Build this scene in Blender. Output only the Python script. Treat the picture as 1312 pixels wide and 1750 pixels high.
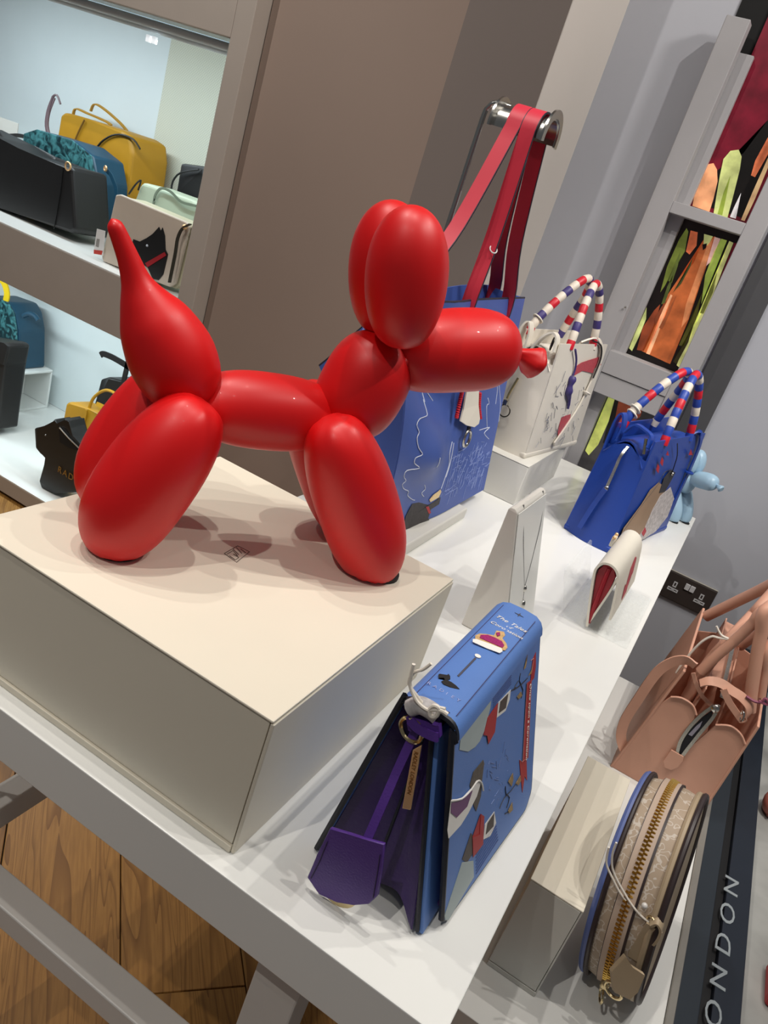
import bpy, bmesh, math, random
from mathutils import Vector, Matrix, Quaternion
random.seed(7)
scene = bpy.context.scene
for o in list(bpy.data.objects):
    bpy.data.objects.remove(o)
COL = scene.collection
ZT = 0.88          # height of the main table top above the floor; geometry below is given relative to the table top

# ------------------------------------------------------------------ camera
cd = bpy.data.cameras.new('camera')
cam = bpy.data.objects.new('camera', cd); COL.objects.link(cam)
cd.sensor_fit = 'VERTICAL'; cd.sensor_height = 24.0
cd.lens = 1356.28 / 1750.0 * 24.0
cd.clip_start = 0.01; cd.clip_end = 50
RX = Vector((0.8413178, 0.4515006, 0.2972063))
RY = Vector((0.4296243, -0.2248611, -0.8745630))
RZ = Vector((-0.3280356, 0.8634724, -0.3831553))
cam.matrix_world = Matrix(((RX.x, -RY.x, -RZ.x, 0.0), (RX.y, -RY.y, -RZ.y, 0.0), (RX.z, -RY.z, -RZ.z, 0.6 + ZT), (0, 0, 0, 1)))
scene.camera = cam

# ------------------------------------------------------------------ world, lights, exposure
w = bpy.data.worlds.new('shop_ambient'); scene.world = w; w.use_nodes = True
w.node_tree.nodes['Background'].inputs[0].default_value = (0.90, 0.94, 1.0, 1)
w.node_tree.nodes['Background'].inputs[1].default_value = 0.115
vs = scene.view_settings
vs.view_transform = 'Standard'; vs.look = 'None'; vs.gamma = 1.0; vs.use_curve_mapping = False
vs.exposure = -0.10
def spot(name, loc, tgt, watt, col=(1, 0.95, 0.885), size=75, blend=0.6, rad=0.014):
    l = bpy.data.lights.new(name, 'SPOT'); l.energy = watt; l.color = col
    l.spot_size = math.radians(size); l.spot_blend = blend; l.shadow_soft_size = rad
    o = bpy.data.objects.new(name, l); COL.objects.link(o)
    o.location = (loc[0], loc[1], loc[2] + ZT)
    dv = Vector(tgt) - Vector(loc)
    o.rotation_euler = dv.to_track_quat('-Z', 'Y').to_euler()
    return o
spot('ceiling_spot', (-0.45, 0.62, 2.2), (-0.40, 0.75, 0.1), 36)
spot('ceiling_spot', (0.55, 1.25, 2.1), (-0.3, 0.9, 0.1), 32)
spot('ceiling_spot', (-1.15, 0.75, 2.1), (-0.35, 0.8, 0.1), 24)
spot('ceiling_spot', (0.10, -0.55, 2.2), (-0.3, 0.9, 0.1), 8)
spot('ceiling_spot', (-0.75, -0.75, 2.2), (-0.42, 0.55, -0.45), 62, size=40)
spot('ceiling_spot', (0.30, 1.55, 2.1), (-0.30, 1.95, 0.3), 36, size=110)
spot('ceiling_spot', (0.50, 0.75, 2.1), (0.12, 1.2, -0.3), 32)
spot('ceiling_spot', (-1.1, 0.5, 2.2), (-1.1, 1.9, 0.2), 42, size=110)
spot('ceiling_spot', (-1.5, 0.1, 2.2), (-0.95, 0.75, -0.88), 44, size=42)
spot('ceiling_spot', (0.95, 1.45, 1.9), (-0.6, 2.2, 0.7), 62, size=70, rad=0.12)  # extra spot, added to brighten the pale side wall of the alcove
spot('ceiling_spot', (0.65, 0.95, 2.1), (0.30, 2.36, -0.05), 70, size=60)  # extra spot, added to lift the grey wall around the socket
spot('ceiling_spot', (-2.2, 0.2, 2.2), (-2.1, 1.9, 0.0), 80, size=80)
def area(name, loc, tgt, sx, sy, watt, col):
    l = bpy.data.lights.new(name, 'AREA'); l.shape = 'RECTANGLE'; l.size = sx; l.size_y = sy
    l.energy = watt; l.color = col
    o = bpy.data.objects.new(name, l); COL.objects.link(o)
    o.location = (loc[0], loc[1], loc[2] + ZT)
    dv = Vector(tgt) - Vector(loc)
    o.rotation_euler = dv.to_track_quat('-Z', 'Y').to_euler()
    return o
# LED strips of the wall shelf unit (built further down)
area('shelf_led', (-2.4, 1.99, 0.725), (-2.4, 2.25, 0.1), 1.6, 0.03, 9, (0.80, 0.93, 1.0))
area('shelf_led', (-2.4, 1.99, -0.145), (-2.4, 2.25, -0.8), 1.6, 0.03, 9, (0.80, 0.95, 1.0))

# ------------------------------------------------------------------ materials
def lin(c):
    r = []
    for v in c:
        v = v / 255.0
        r.append(v / 12.92 if v <= 0.04045 else ((v + 0.055) / 1.055) ** 2.4)
    return (r[0], r[1], r[2], 1.0)
MATS = {}
def mat(name, rgb, rough=0.5, metal=0.0, var=0.04, vscale=12.0, bump=0.0, bscale=300.0, coat=0.0, emis=0.0, trans=0.0, alpha=1.0, sheen=0.0):
    if name in MATS:
        return MATS[name]
    m = bpy.data.materials.new(name); m.use_nodes = True
    nt = m.node_tree; b = nt.nodes['Principled BSDF']
    c = lin(rgb)
    tc = nt.nodes.new('ShaderNodeTexCoord')
    if var > 0:
        nz = nt.nodes.new('ShaderNodeTexNoise'); nz.inputs['Scale'].default_value = vscale; nz.inputs['Detail'].default_value = 4
        nt.links.new(tc.outputs['Object'], nz.inputs['Vector'])
        rp = nt.nodes.new('ShaderNodeValToRGB')
        rp.color_ramp.elements[0].position = 0.3; rp.color_ramp.elements[1].position = 0.7
        rp.color_ramp.elements[0].color = tuple(x * (1 - var) for x in c[:3]) + (1,)
        rp.color_ramp.elements[1].color = tuple(min(1, x * (1 + var)) for x in c[:3]) + (1,)
        nt.links.new(nz.outputs['Fac'], rp.inputs['Fac'])
        nt.links.new(rp.outputs['Color'], b.inputs['Base Color'])
        if emis > 0:
            nt.links.new(rp.outputs['Color'], b.inputs['Emission Color'])
    else:
        b.inputs['Base Color'].default_value = c
        b.inputs['Emission Color'].default_value = c
    b.inputs['Emission Strength'].default_value = emis
    b.inputs['Roughness'].default_value = rough
    b.inputs['Metallic'].default_value = metal
    b.inputs['Coat Weight'].default_value = coat
    b.inputs['Transmission Weight'].default_value = trans
    b.inputs['Sheen Weight'].default_value = sheen
    b.inputs['Alpha'].default_value = alpha
    if bump > 0:
        n2 = nt.nodes.new('ShaderNodeTexNoise'); n2.inputs['Scale'].default_value = bscale; n2.inputs['Detail'].default_value = 3
        nt.links.new(tc.outputs['Object'], n2.inputs['Vector'])
        bp = nt.nodes.new('ShaderNodeBump'); bp.inputs['Strength'].default_value = bump; bp.inputs['Distance'].default_value = 0.002
        nt.links.new(n2.outputs['Fac'], bp.inputs['Height'])
        nt.links.new(bp.outputs['Normal'], b.inputs['Normal'])
    MATS[name] = m
    return m
def clear_mat(name, tint=0.12):
    m = bpy.data.materials.new(name); m.use_nodes = True
    nt = m.node_tree; b = nt.nodes['Principled BSDF']; out = nt.nodes['Material Output']
    b.inputs['Base Color'].default_value = (0.9, 0.95, 0.95, 1); b.inputs['Roughness'].default_value = 0.08
    tr = nt.nodes.new('ShaderNodeBsdfTransparent'); mx = nt.nodes.new('ShaderNodeMixShader')
    fz = nt.nodes.new('ShaderNodeTexNoise'); fz.inputs['Scale'].default_value = 30
    ml = nt.nodes.new('ShaderNodeMath'); ml.operation = 'MULTIPLY'; ml.inputs[1].default_value = tint * 2
    nt.links.new(fz.outputs['Fac'], ml.inputs[0]); nt.links.new(ml.outputs[0], mx.inputs[0])
    nt.links.new(tr.outputs[0], mx.inputs[1]); nt.links.new(b.outputs[0], mx.inputs[2]); nt.links.new(mx.outputs[0], out.inputs[0])
    MATS[name] = m
    return m
def wood_mat(name, c1, c2, c3, rot):
    m = bpy.data.materials.new(name); m.use_nodes = True
    nt = m.node_tree; b = nt.nodes['Principled BSDF']; L = nt.links
    tc = nt.nodes.new('ShaderNodeTexCoord'); oi = nt.nodes.new('ShaderNodeObjectInfo')
    mp = nt.nodes.new('ShaderNodeMapping')
    mp.inputs['Scale'].default_value = (0.5, 6.5, 1)
    mr = nt.nodes.new('ShaderNodeMapping'); mr.inputs['Rotation'].default_value = (0, 0, rot); L.new(tc.outputs['Object'], mr.inputs['Vector'])
    ad = nt.nodes.new('ShaderNodeVectorMath'); ad.operation = 'ADD'
    sc = nt.nodes.new('ShaderNodeVectorMath'); sc.operation = 'SCALE'; sc.inputs['Scale'].default_value = 40
    cmb = nt.nodes.new('ShaderNodeCombineXYZ')
    L.new(oi.outputs['Random'], cmb.inputs[0]); L.new(oi.outputs['Random'], cmb.inputs[2]); L.new(cmb.outputs[0], sc.inputs[0])
    L.new(mr.outputs[0], mp.inputs['Vector']); L.new(mp.outputs[0], ad.inputs[0]); L.new(sc.outputs[0], ad.inputs[1])
    nz = nt.nodes.new('ShaderNodeTexNoise'); nz.inputs['Scale'].default_value = 1.6; nz.inputs['Detail'].default_value = 2; nz.inputs['Distortion'].default_value = 0.6
    L.new(ad.outputs[0], nz.inputs['Vector'])
    ml = nt.nodes.new('ShaderNodeMath'); ml.operation = 'MULTIPLY'; ml.inputs[1].default_value = 22
    L.new(nz.outputs['Fac'], ml.inputs[0])
    fr = nt.nodes.new('ShaderNodeMath'); fr.operation = 'FRACT'; L.new(ml.outputs[0], fr.inputs[0])
    fine = nt.nodes.new('ShaderNodeTexNoise'); fine.inputs['Scale'].default_value = 14; fine.inputs['Detail'].default_value = 6
    mp2 = nt.nodes.new('ShaderNodeMapping'); mp2.inputs['Scale'].default_value = (0.9, 12, 1)
    L.new(mr.outputs[0], mp2.inputs['Vector']); L.new(mp2.outputs[0], fine.inputs['Vector'])
    rp = nt.nodes.new('ShaderNodeValToRGB')
    rp.color_ramp.elements[0].color = lin(c1); rp.color_ramp.elements[0].position = 0.0
    rp.color_ramp.elements[1].color = lin(c2); rp.color_ramp.elements[1].position = 1.0
    e = rp.color_ramp.elements.new(0.35); e.color = lin(c2)
    L.new(fr.outputs[0], rp.inputs['Fac'])
    mx = nt.nodes.new('ShaderNodeMix'); mx.data_type = 'RGBA'
    rp2 = nt.nodes.new('ShaderNodeValToRGB'); rp2.color_ramp.elements[0].position = 0.35; rp2.color_ramp.elements[1].position = 0.62
    L.new(fine.outputs['Fac'], rp2.inputs['Fac'])
    mf = nt.nodes.new('ShaderNodeMath'); mf.operation = 'MULTIPLY'; mf.inputs[1].default_value = 0.55
    L.new(rp2.outputs['Color'], mf.inputs[0]); L.new(mf.outputs[0], mx.inputs['Factor'])
    L.new(rp.outputs['Color'], mx.inputs['A']); mx.inputs['B'].default_value = lin(c3)
    L.new(mx.outputs['Result'], b.inputs['Base Color'])
    b.inputs['Roughness'].default_value = 0.42
    return m
def snake_mat(name, c1, c2, scale):
    m = bpy.data.materials.new(name); m.use_nodes = True
    nt = m.node_tree; b = nt.nodes['Principled BSDF']
    tc = nt.nodes.new('ShaderNodeTexCoord')
    nz = nt.nodes.new('ShaderNodeTexNoise'); nz.inputs['Scale'].default_value = scale; nz.inputs['Detail'].default_value = 5; nz.inputs['Distortion'].default_value = 1.5
    nt.links.new(tc.outputs['Object'], nz.inputs['Vector'])
    rp = nt.nodes.new('ShaderNodeValToRGB')
    rp.color_ramp.elements[0].position = 0.42; rp.color_ramp.elements[1].position = 0.62
    rp.color_ramp.elements[0].color = lin(c1); rp.color_ramp.elements[1].color = lin(c2)
    nt.links.new(nz.outputs['Fac'], rp.inputs['Fac']); nt.links.new(rp.outputs['Color'], b.inputs['Base Color'])
    b.inputs['Roughness'].default_value = 0.4
    return m
def cell_mat(name, base, line, scale, width=0.03, rough=0.5):
    m = bpy.data.materials.new(name); m.use_nodes = True
    nt = m.node_tree; b = nt.nodes['Principled BSDF']
    tc = nt.nodes.new('ShaderNodeTexCoord')
    nz = nt.nodes.new('ShaderNodeTexNoise'); nz.inputs['Scale'].default_value = scale * 1.6; nz.inputs['Detail'].default_value = 1
    mx = nt.nodes.new('ShaderNodeMix'); mx.data_type = 'VECTOR'; mx.inputs['Factor'].default_value = 0.035
    nt.links.new(tc.outputs['Object'], nz.inputs['Vector'])
    nt.links.new(tc.outputs['Object'], mx.inputs['A']); nt.links.new(nz.outputs['Color'], mx.inputs['B'])
    vo = nt.nodes.new('ShaderNodeTexVoronoi'); vo.feature = 'DISTANCE_TO_EDGE'; vo.inputs['Scale'].default_value = scale
    nt.links.new(mx.outputs['Result'], vo.inputs['Vector'])
    rp = nt.nodes.new('ShaderNodeValToRGB'); rp.color_ramp.interpolation = 'LINEAR'
    rp.color_ramp.elements[0].position = width; rp.color_ramp.elements[1].position = width * 1.6
    rp.color_ramp.elements[0].color = lin(line); rp.color_ramp.elements[1].color = lin(base)
    nt.links.new(vo.outputs['Distance'], rp.inputs['Fac']); nt.links.new(rp.outputs['Color'], b.inputs['Base Color'])
    b.inputs['Roughness'].default_value = rough
    return m
def weave_mat(name, c1, c2, scale):
    m = bpy.data.materials.new(name); m.use_nodes = True
    nt = m.node_tree; b = nt.nodes['Principled BSDF']
    tc = nt.nodes.new('ShaderNodeTexCoord')
    ck = nt.nodes.new('ShaderNodeTexChecker'); ck.inputs['Scale'].default_value = scale
    ck.inputs['Color1'].default_value = lin(c1); ck.inputs['Color2'].default_value = lin(c2)
    nt.links.new(tc.outputs['Object'], ck.inputs['Vector']); nt.links.new(ck.outputs['Color'], b.inputs['Base Color'])
    bp = nt.nodes.new('ShaderNodeBump'); bp.inputs['Strength'].default_value = 0.5; bp.inputs['Distance'].default_value = 0.004
    nt.links.new(ck.outputs['Fac'], bp.inputs['Height']); nt.links.new(bp.outputs['Normal'], b.inputs['Normal'])
    b.inputs['Roughness'].default_value = 0.7
    return m

# ------------------------------------------------------------------ object helpers
ORG = {}
def tag(o, label, cat, group=None, kind=None):
    if label: o['label'] = label
    if cat: o['category'] = cat
    if group: o['group'] = group
    if kind: o['kind'] = kind
    return o
def thing(name, label, cat, loc, rotz=0.0, group=None, kind=None, scale=1.0):
    o = bpy.data.objects.new(name, None); COL.objects.link(o)
    o.empty_display_size = 0.05
    o.location = (loc[0], loc[1], loc[2] + ZT); o.rotation_euler = (0, 0, rotz); o.scale = (scale,) * 3
    ORG[o] = Vector(loc)
    return tag(o, label, cat, group, kind)
def part(name, geo, m, parent=None, smooth=40, local=False, label=None):
    """one mesh object; geo in table-top-relative coordinates (or already local when local=True)"""
    V, F = geo[0], geo[1]
    org = Vector((0, 0, 0)) if (parent is None or local) else ORG[parent]
    zz = ZT if (parent is None and not local) else 0.0
    me = bpy.data.meshes.new(name)
    me.from_pydata([(v[0] - org.x, v[1] - org.y, v[2] - org.z + zz) for v in V], [], F)
    mats = m if isinstance(m, (list, tuple)) else [m]
    for q in mats: me.materials.append(q)
    if len(geo) > 2:
        for p, i in zip(me.polygons, geo[2]): p.material_index = i
    bm = bmesh.new(); bm.from_mesh(me); bmesh.ops.recalc_face_normals(bm, faces=bm.faces); bm.to_mesh(me); bm.free()
    if smooth:
        for p in me.polygons: p.use_smooth = True
        ar = sorted(p.area for p in me.polygons); md = ar[len(ar) // 2]
        me.set_sharp_from_angle(angle=math.radians(smooth))
        for p in me.polygons:
            if p.area > 12 * md and p.area > 1e-5: p.use_smooth = False      # broad flat faces next to narrow bevels stay flat
    me.update()
    o = bpy.data.objects.new(name, me); COL.objects.link(o)
    if parent is not None:
        o.parent = parent
        ORG[o] = org if not local else Vector((0, 0, 0))
    elif not local: ORG[o] = Vector((0, 0, -ZT))
    if label: o['label'] = label
    return o
def single(name, geo, m, label, cat, group=None, kind=None, smooth=40):
    """a thing made of one mesh, origin at its base"""
    V = geo[0]
    c = Vector((sum(v[0] for v in V) / len(V), sum(v[1] for v in V) / len(V), min(v[2] for v in V)))
    g = ([(v[0] - c.x, v[1] - c.y, v[2] - c.z) for v in V],) + tuple(geo[1:])
    o = part(name, g, m, None, smooth, True)
    o.location = (c.x, c.y, c.z + ZT); ORG[o] = c
    return tag(o, label, cat, group, kind)
def join(*gs):
    V, F, M = [], [], []
    for g in gs:
        k = len(V); V += list(g[0]); F += [tuple(i + k for i in f) for f in g[1]]
        M += list(g[2]) if len(g) > 2 else [0] * len(g[1])
    return V, F, M
def frombm(bm):
    bm.verts.index_update()
    r = ([tuple(v.co) for v in bm.verts], [tuple(v.index for v in f.verts) for f in bm.faces]); bm.free(); return r
def box(x0, x1, y0, y1, z0, z1, bev=0.0015, seg=2):
    bm = bmesh.new(); bmesh.ops.create_cube(bm, size=1)
    for v in bm.verts:
        v.co = ((x0 + x1) / 2 + v.co.x * (x1 - x0), (y0 + y1) / 2 + v.co.y * (y1 - y0), (z0 + z1) / 2 + v.co.z * (z1 - z0))
    if bev > 0: bmesh.ops.bevel(bm, geom=bm.edges[:], offset=min(bev, 0.45 * min(x1 - x0, y1 - y0, z1 - z0)), segments=seg, profile=0.5, affect='EDGES')
    return frombm(bm)
def hexa(p, bev=0.0, seg=2):
    """p: 8 corners, bottom 0-3 ccw, top 4-7"""
    bm = bmesh.new(); vs_ = [bm.verts.new(q) for q in p]
    for f in ((3, 2, 1, 0), (4, 5, 6, 7), (0, 1, 5, 4), (1, 2, 6, 5), (2, 3, 7, 6), (3, 0, 4, 7)): bm.faces.new([vs_[i] for i in f])
    if bev > 0: bmesh.ops.bevel(bm, geom=bm.edges[:], offset=bev, segments=seg, profile=0.5, affect='EDGES')
    return frombm(bm)
def prism(pts, vec, bev=0.0, seg=2):
    """closed outline pts (3D, planar) extruded by vec"""
    v = Vector(vec); n = len(pts)
    bm = bmesh.new(); A = [bm.verts.new(Vector(p)) for p in pts]; B = [bm.verts.new(Vector(p) + v) for p in pts]
    bm.faces.new(A[::-1]); bm.faces.new(B)
    for i in range(n): bm.faces.new((A[i], A[(i + 1) % n], B[(i + 1) % n], B[i]))
    if bev > 0: bmesh.ops.bevel(bm, geom=bm.edges[:], offset=bev, segments=seg, profile=0.5, affect='EDGES', clamp_overlap=True)
    bmesh.ops.triangulate(bm, faces=[f for f in bm.faces if len(f.verts) > 4])
    return frombm(bm)
def cr(pts, n=6, closed=False):
    P = [Vector(p) for p in pts]; N = len(P); out = []
    rng = range(N) if closed else range(N - 1)
    for i in rng:
        if closed: a, b, c, d = P[i - 1], P[i], P[(i + 1) % N], P[(i + 2) % N]
        else: a, b, c, d = P[max(i - 1, 0)], P[i], P[i + 1], P[min(i + 2, N - 1)]
        for k in range(n):
            t = k / n
            out.append(0.5 * ((2 * b) + (c - a) * t + (2 * a - 5 * b + 4 * c - d) * t * t + (3 * b - a - 3 * c + d) * t ** 3))
    if not closed: out.append(P[-1])
    return out
def frames(P, side=None, closed=False):
    N = len(P); T = []
    for i in range(N):
        if closed: t = P[(i + 1) % N] - P[i - 1]
        else: t = P[min(i + 1, N - 1)] - P[max(i - 1, 0)]
        T.append(t.normalized() if t.length > 1e-9 else Vector((0, 0, 1)))
    out = []
    if side is not None:
        s = Vector(side)
        for t in T:
            a = s - t * s.dot(t)
            if a.length < 1e-6: a = t.orthogonal()
            a.normalize(); out.append((a, t.cross(a)))
        return out
    a = T[0].orthogonal().normalized()
    for i, t in enumerate(T):
        if i: a = T[i - 1].rotation_difference(t) @ a
        a = (a - t * a.dot(t)).normalized(); out.append((a, t.cross(a)))
    return out
def tube(pts, rad, n=12, closed=False, mod=None, segmat=None):
    P = [Vector(p) for p in pts]; N = len(P); fr = frames(P, None, closed); V = []; F = []; M = []
    for i in range(N):
        r = rad[i] if isinstance(rad, (list, tuple)) else rad
        a, b = fr[i]
        for k in range(n):
            th = 2 * math.pi * k / n; rr = r * (mod(i / (N - 1), th) if mod else 1)
            V.append(tuple(P[i] + (a * math.cos(th) + b * math.sin(th)) * rr))
    for i in range(N if closed else N - 1):
        j = (i + 1) % N
        for k in range(n):
            F.append((i * n + k, i * n + (k + 1) % n, j * n + (k + 1) % n, j * n + k)); M.append(segmat(i) if segmat else 0)
    if not closed:
        F.append(tuple(range(n))[::-1]); F.append(tuple((N - 1) * n + k for k in range(n))); M += [segmat(0) if segmat else 0, segmat(N - 2) if segmat else 0]
    return V, F, M
def ribbon(pts, width, thick, side, closed=False):
    P = [Vector(p) for p in pts]; N = len(P); fr = frames(P, side, closed); V = []; F = []
    for i in range(N):
        a, b = fr[i]; wd = width[i] if isinstance(width, (list, tuple)) else width
        for (s, t) in ((-1, -1), (1, -1), (1, 1), (-1, 1)):
            V.append(tuple(P[i] + a * (s * wd / 2) + b * (t * thick / 2)))
    for i in range(N if closed else N - 1):
        j = (i + 1) % N
        for k in range(4): F.append((i * 4 + k, i * 4 + (k + 1) % 4, j * 4 + (k + 1) % 4, j * 4 + k))
    if not closed: F.append((0, 1, 2, 3)); F.append(tuple((N - 1) * 4 + k for k in (3, 2, 1, 0)))
    return V, F
def sheet(f, nu, nv, th):
    """shell of thickness th around surface f(u,v)"""
    P = [[Vector(f(i / nu, j / nv)) for j in range(nv + 1)] for i in range(nu + 1)]
    V = []; F = []
    def nrm(i, j):
        a = P[min(i + 1, nu)][j] - P[max(i - 1, 0)][j]; b = P[i][min(j + 1, nv)] - P[i][max(j - 1, 0)]
        c = a.cross(b); return c.normalized() if c.length > 1e-12 else Vector((0, 0, 1))
    for s in (-0.5, 0.5):
        for i in range(nu + 1):
            for j in range(nv + 1): V.append(tuple(P[i][j] + nrm(i, j) * th * s))
    K = (nu + 1) * (nv + 1); ix = lambda i, j, s: s * K + i * (nv + 1) + j
    for i in range(nu):
        for j in range(nv):
            F.append((ix(i, j, 0), ix(i, j + 1, 0), ix(i + 1, j + 1, 0), ix(i + 1, j, 0)))
            F.append((ix(i, j, 1), ix(i + 1, j, 1), ix(i + 1, j + 1, 1), ix(i, j + 1, 1)))
    for i in range(nu):
        for j in (0, nv): F.append((ix(i, j, 0), ix(i + 1, j, 0), ix(i + 1, j, 1), ix(i, j, 1)))
    for j in range(nv):
        for i in (0, nu): F.append((ix(i, j, 0), ix(i, j + 1, 0), ix(i, j + 1, 1), ix(i, j, 1)))
    return V, F
def ball(c, r, n=10, sz=(1, 1, 1)):
    bm = bmesh.new(); bmesh.ops.create_uvsphere(bm, u_segments=n, v_segments=max(5, n // 2), radius=r)
    for v in bm.verts: v.co = (c[0] + v.co.x * sz[0], c[1] + v.co.y * sz[1], c[2] + v.co.z * sz[2])
    return frombm(bm)
def ring(c, nrm, R, r, n=24, m=8, sx=1.0):
    nv = Vector(nrm).normalized(); a = nv.orthogonal().normalized(); b = nv.cross(a)
    if abs(nv.z) < 0.9:
        a = Vector((0, 0, 1)) - nv * nv.z; a.normalize(); b = nv.cross(a)
    return tube([Vector(c) + a * math.cos(t) * R + b * math.sin(t) * R * sx for t in [2 * math.pi * i / n for i in range(n)]], r, m, True)
def disc(c, nrm, R, th, n=24, sx=1.0):
    nv = Vector(nrm).normalized(); a = nv.orthogonal().normalized(); b = nv.cross(a)
    return prism([Vector(c) + a * math.cos(t) * R + b * math.sin(t) * R * sx for t in [2 * math.pi * i / n for i in range(n)]], nv * th)
def text(body, o, xd, yd, size, th=0.0006, shear=0.0, spacing=1.0, align='CENTER', sx=1.0):
    cu = bpy.data.curves.new('t', 'FONT'); cu.body = body; cu.size = size; cu.shear = shear; cu.space_character = spacing
    cu.align_x = align; cu.align_y = 'CENTER'; cu.extrude = th / 2; cu.resolution_u = 3
    ob = bpy.data.objects.new('t', cu); COL.objects.link(ob)
    dg = bpy.context.evaluated_depsgraph_get(); me = bpy.data.meshes.new_from_object(ob.evaluated_get(dg))
    xd = Vector(xd).normalized(); yd = Vector(yd); yd = (yd - xd * yd.dot(xd)).normalized(); zd = xd.cross(yd); o = Vector(o)
    V = [tuple(o + xd * (v.co.x * sx) + yd * v.co.y + zd * v.co.z) for v in me.vertices]; F = [tuple(p.vertices) for p in me.polygons]
    bpy.data.objects.remove(ob); bpy.data.curves.remove(cu); bpy.data.meshes.remove(me)
    return V, F
def decal(pts, nrm, th=0.0006, off=0.0003):
    n = Vector(nrm).normalized()
    return prism([Vector(p) + n * off for p in pts], n * th)
def pen(pts, nrm, r=0.0006, off=0.0004, n=4, sm=3):
    nv = Vector(nrm).normalized()
    return tube([p + nv * off for p in cr(pts, sm)], r, n)

# ------------------------------------------------------------------ palette
WHITE = mat('white_lacquer', (232, 232, 228), 0.22, var=0.02, vscale=5)
CREAM = mat('cream_card', (224, 216, 198), 0.55, var=0.02, vscale=6, bump=0.04, bscale=120)
PALE = mat('pale_grey_card', (214, 212, 204), 0.5, var=0.02)
BROWNW = mat('taupe_paint', (150, 131, 119), 0.75, var=0.03, vscale=2)
GREYW = mat('grey_paint', (180, 182, 190), 0.75, var=0.03, vscale=2)
TAUPE = mat('shelf_taupe', (176, 165, 155), 0.55, var=0.02)
RED = mat('red_satin', (214, 6, 10), 0.44, var=0.03, vscale=9, coat=0.05)
BLACK = mat('black_leather', (26, 25, 25), 0.45, var=0.1, bump=0.1)
GOLD = mat('gold_metal', (240, 196, 144), 0.38, 0.65, var=0)
PGOLD = mat('pale_gold_metal', (215, 195, 150), 0.2, 1.0, var=0)
SILVER = mat('polished_steel', (190, 188, 182), 0.22, 1.0, var=0)
INKW = mat('white_ink', (214, 220, 232), 0.6, var=0)
DARKINK = mat('dark_ink', (45, 44, 50), 0.6, var=0)

# ------------------------------------------------------------------ room
FLO = -ZT
subfloor = part('floor', box(-4.2, 2.2, -1.0, 2.9, FLO - 0.06, FLO - 0.012, 0), mat('dark_underlay', (30, 20, 12), 0.8), smooth=0)
tag(subfloor, 'warm brown oak plank floor under the display tables', 'floor', kind='structure')
oak = [wood_mat('oak_a', (112, 74, 32), (158, 114, 56), (128, 88, 40), math.radians(45)),
       wood_mat('oak_b', (96, 62, 26), (146, 102, 48), (112, 76, 34), math.radians(45)),
       wood_mat('oak_c', (118, 78, 34), (164, 118, 60), (132, 90, 42), math.radians(45))]
du = Vector((0.7071, -0.7071, 0)); dv = Vector((0.7071, 0.7071, 0)); k = 0
meshes = {}
for r in range(-14, 16):
    t0 = 0.238 + r * 0.235 + 0.0012; t1 = t0 + 0.235 - 0.0024
    off = -0.95 if r % 2 == 0 else -0.35
    for q in range(-4, 4):
        s0 = off + q * 1.2 + 0.0012; s1 = s0 + 1.2 - 0.0024
        c = du * ((s0 + s1) / 2) + dv * ((t0 + t1) / 2)
        if not (-3.6 < c.x < 1.4 and -0.9 < c.y < 2.4): continue
        k += 1; key = k % 3
        g = box(-0.6 + 0.0012, 0.6 - 0.0012, -0.1163, 0.1163, FLO - 0.014, FLO, 0.0012, 1)
        if key not in meshes:
            V = [tuple(du * v[0] + dv * v[1] + Vector((0, 0, v[2] - FLO))) for v in g[0]]
            o = part('plank', (V, g[1]), oak[key], subfloor, 30, True); meshes[key] = o.data
        else:
            o = bpy.data.objects.new('plank', meshes[key]); COL.objects.link(o); o.parent = subfloor
        o.location = (c.x, c.y, 0)
# walls
XR, YA, YB = -0.71, 1.961, 2.367
o = part('wall_front', box(-1.497, -0.953, YA, YA + 0.1, FLO, 2.6, 0), BROWNW, smooth=0)
tag(o, 'taupe brown painted wall between shelf unit and alcove', 'wall', kind='structure')
o = part('wall_strip', box(-0.953, XR - 0.002, YA, YA + 0.1, FLO, 2.6, 0), mat('umber_wall', (124, 113, 107), 0.75, var=0.03, vscale=2), smooth=0)  # flush strip of wall in a darker tone than its neighbour
tag(o, 'darker umber strip of wall at the alcove edge', 'wall', kind='structure')
o = part('wall_left', box(XR - 0.002, XR + 0.0, YA, YB + 0.0, FLO, 2.6, 0), mat('beige_paint', (208, 200, 192), 0.75, var=0.02, vscale=2), smooth=0)
tag(o, 'pale beige side wall of the alcove', 'wall', kind='structure')
o = part('wall_back', box(XR, 2.0, YB, YB + 0.1, FLO, 2.6, 0), GREYW, smooth=0)
tag(o, 'plain grey painted wall behind the tables', 'wall', kind='structure')
o = part('trim_1', box(-0.142, -0.07, YB - 0.012, YB, FLO, 2.6, 0.001), mat('charcoal_paint', (74, 74, 77), 0.7), smooth=0)
tag(o, 'dark charcoal upright strip beside the picture frame', 'wall trim', kind='structure')

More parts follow.
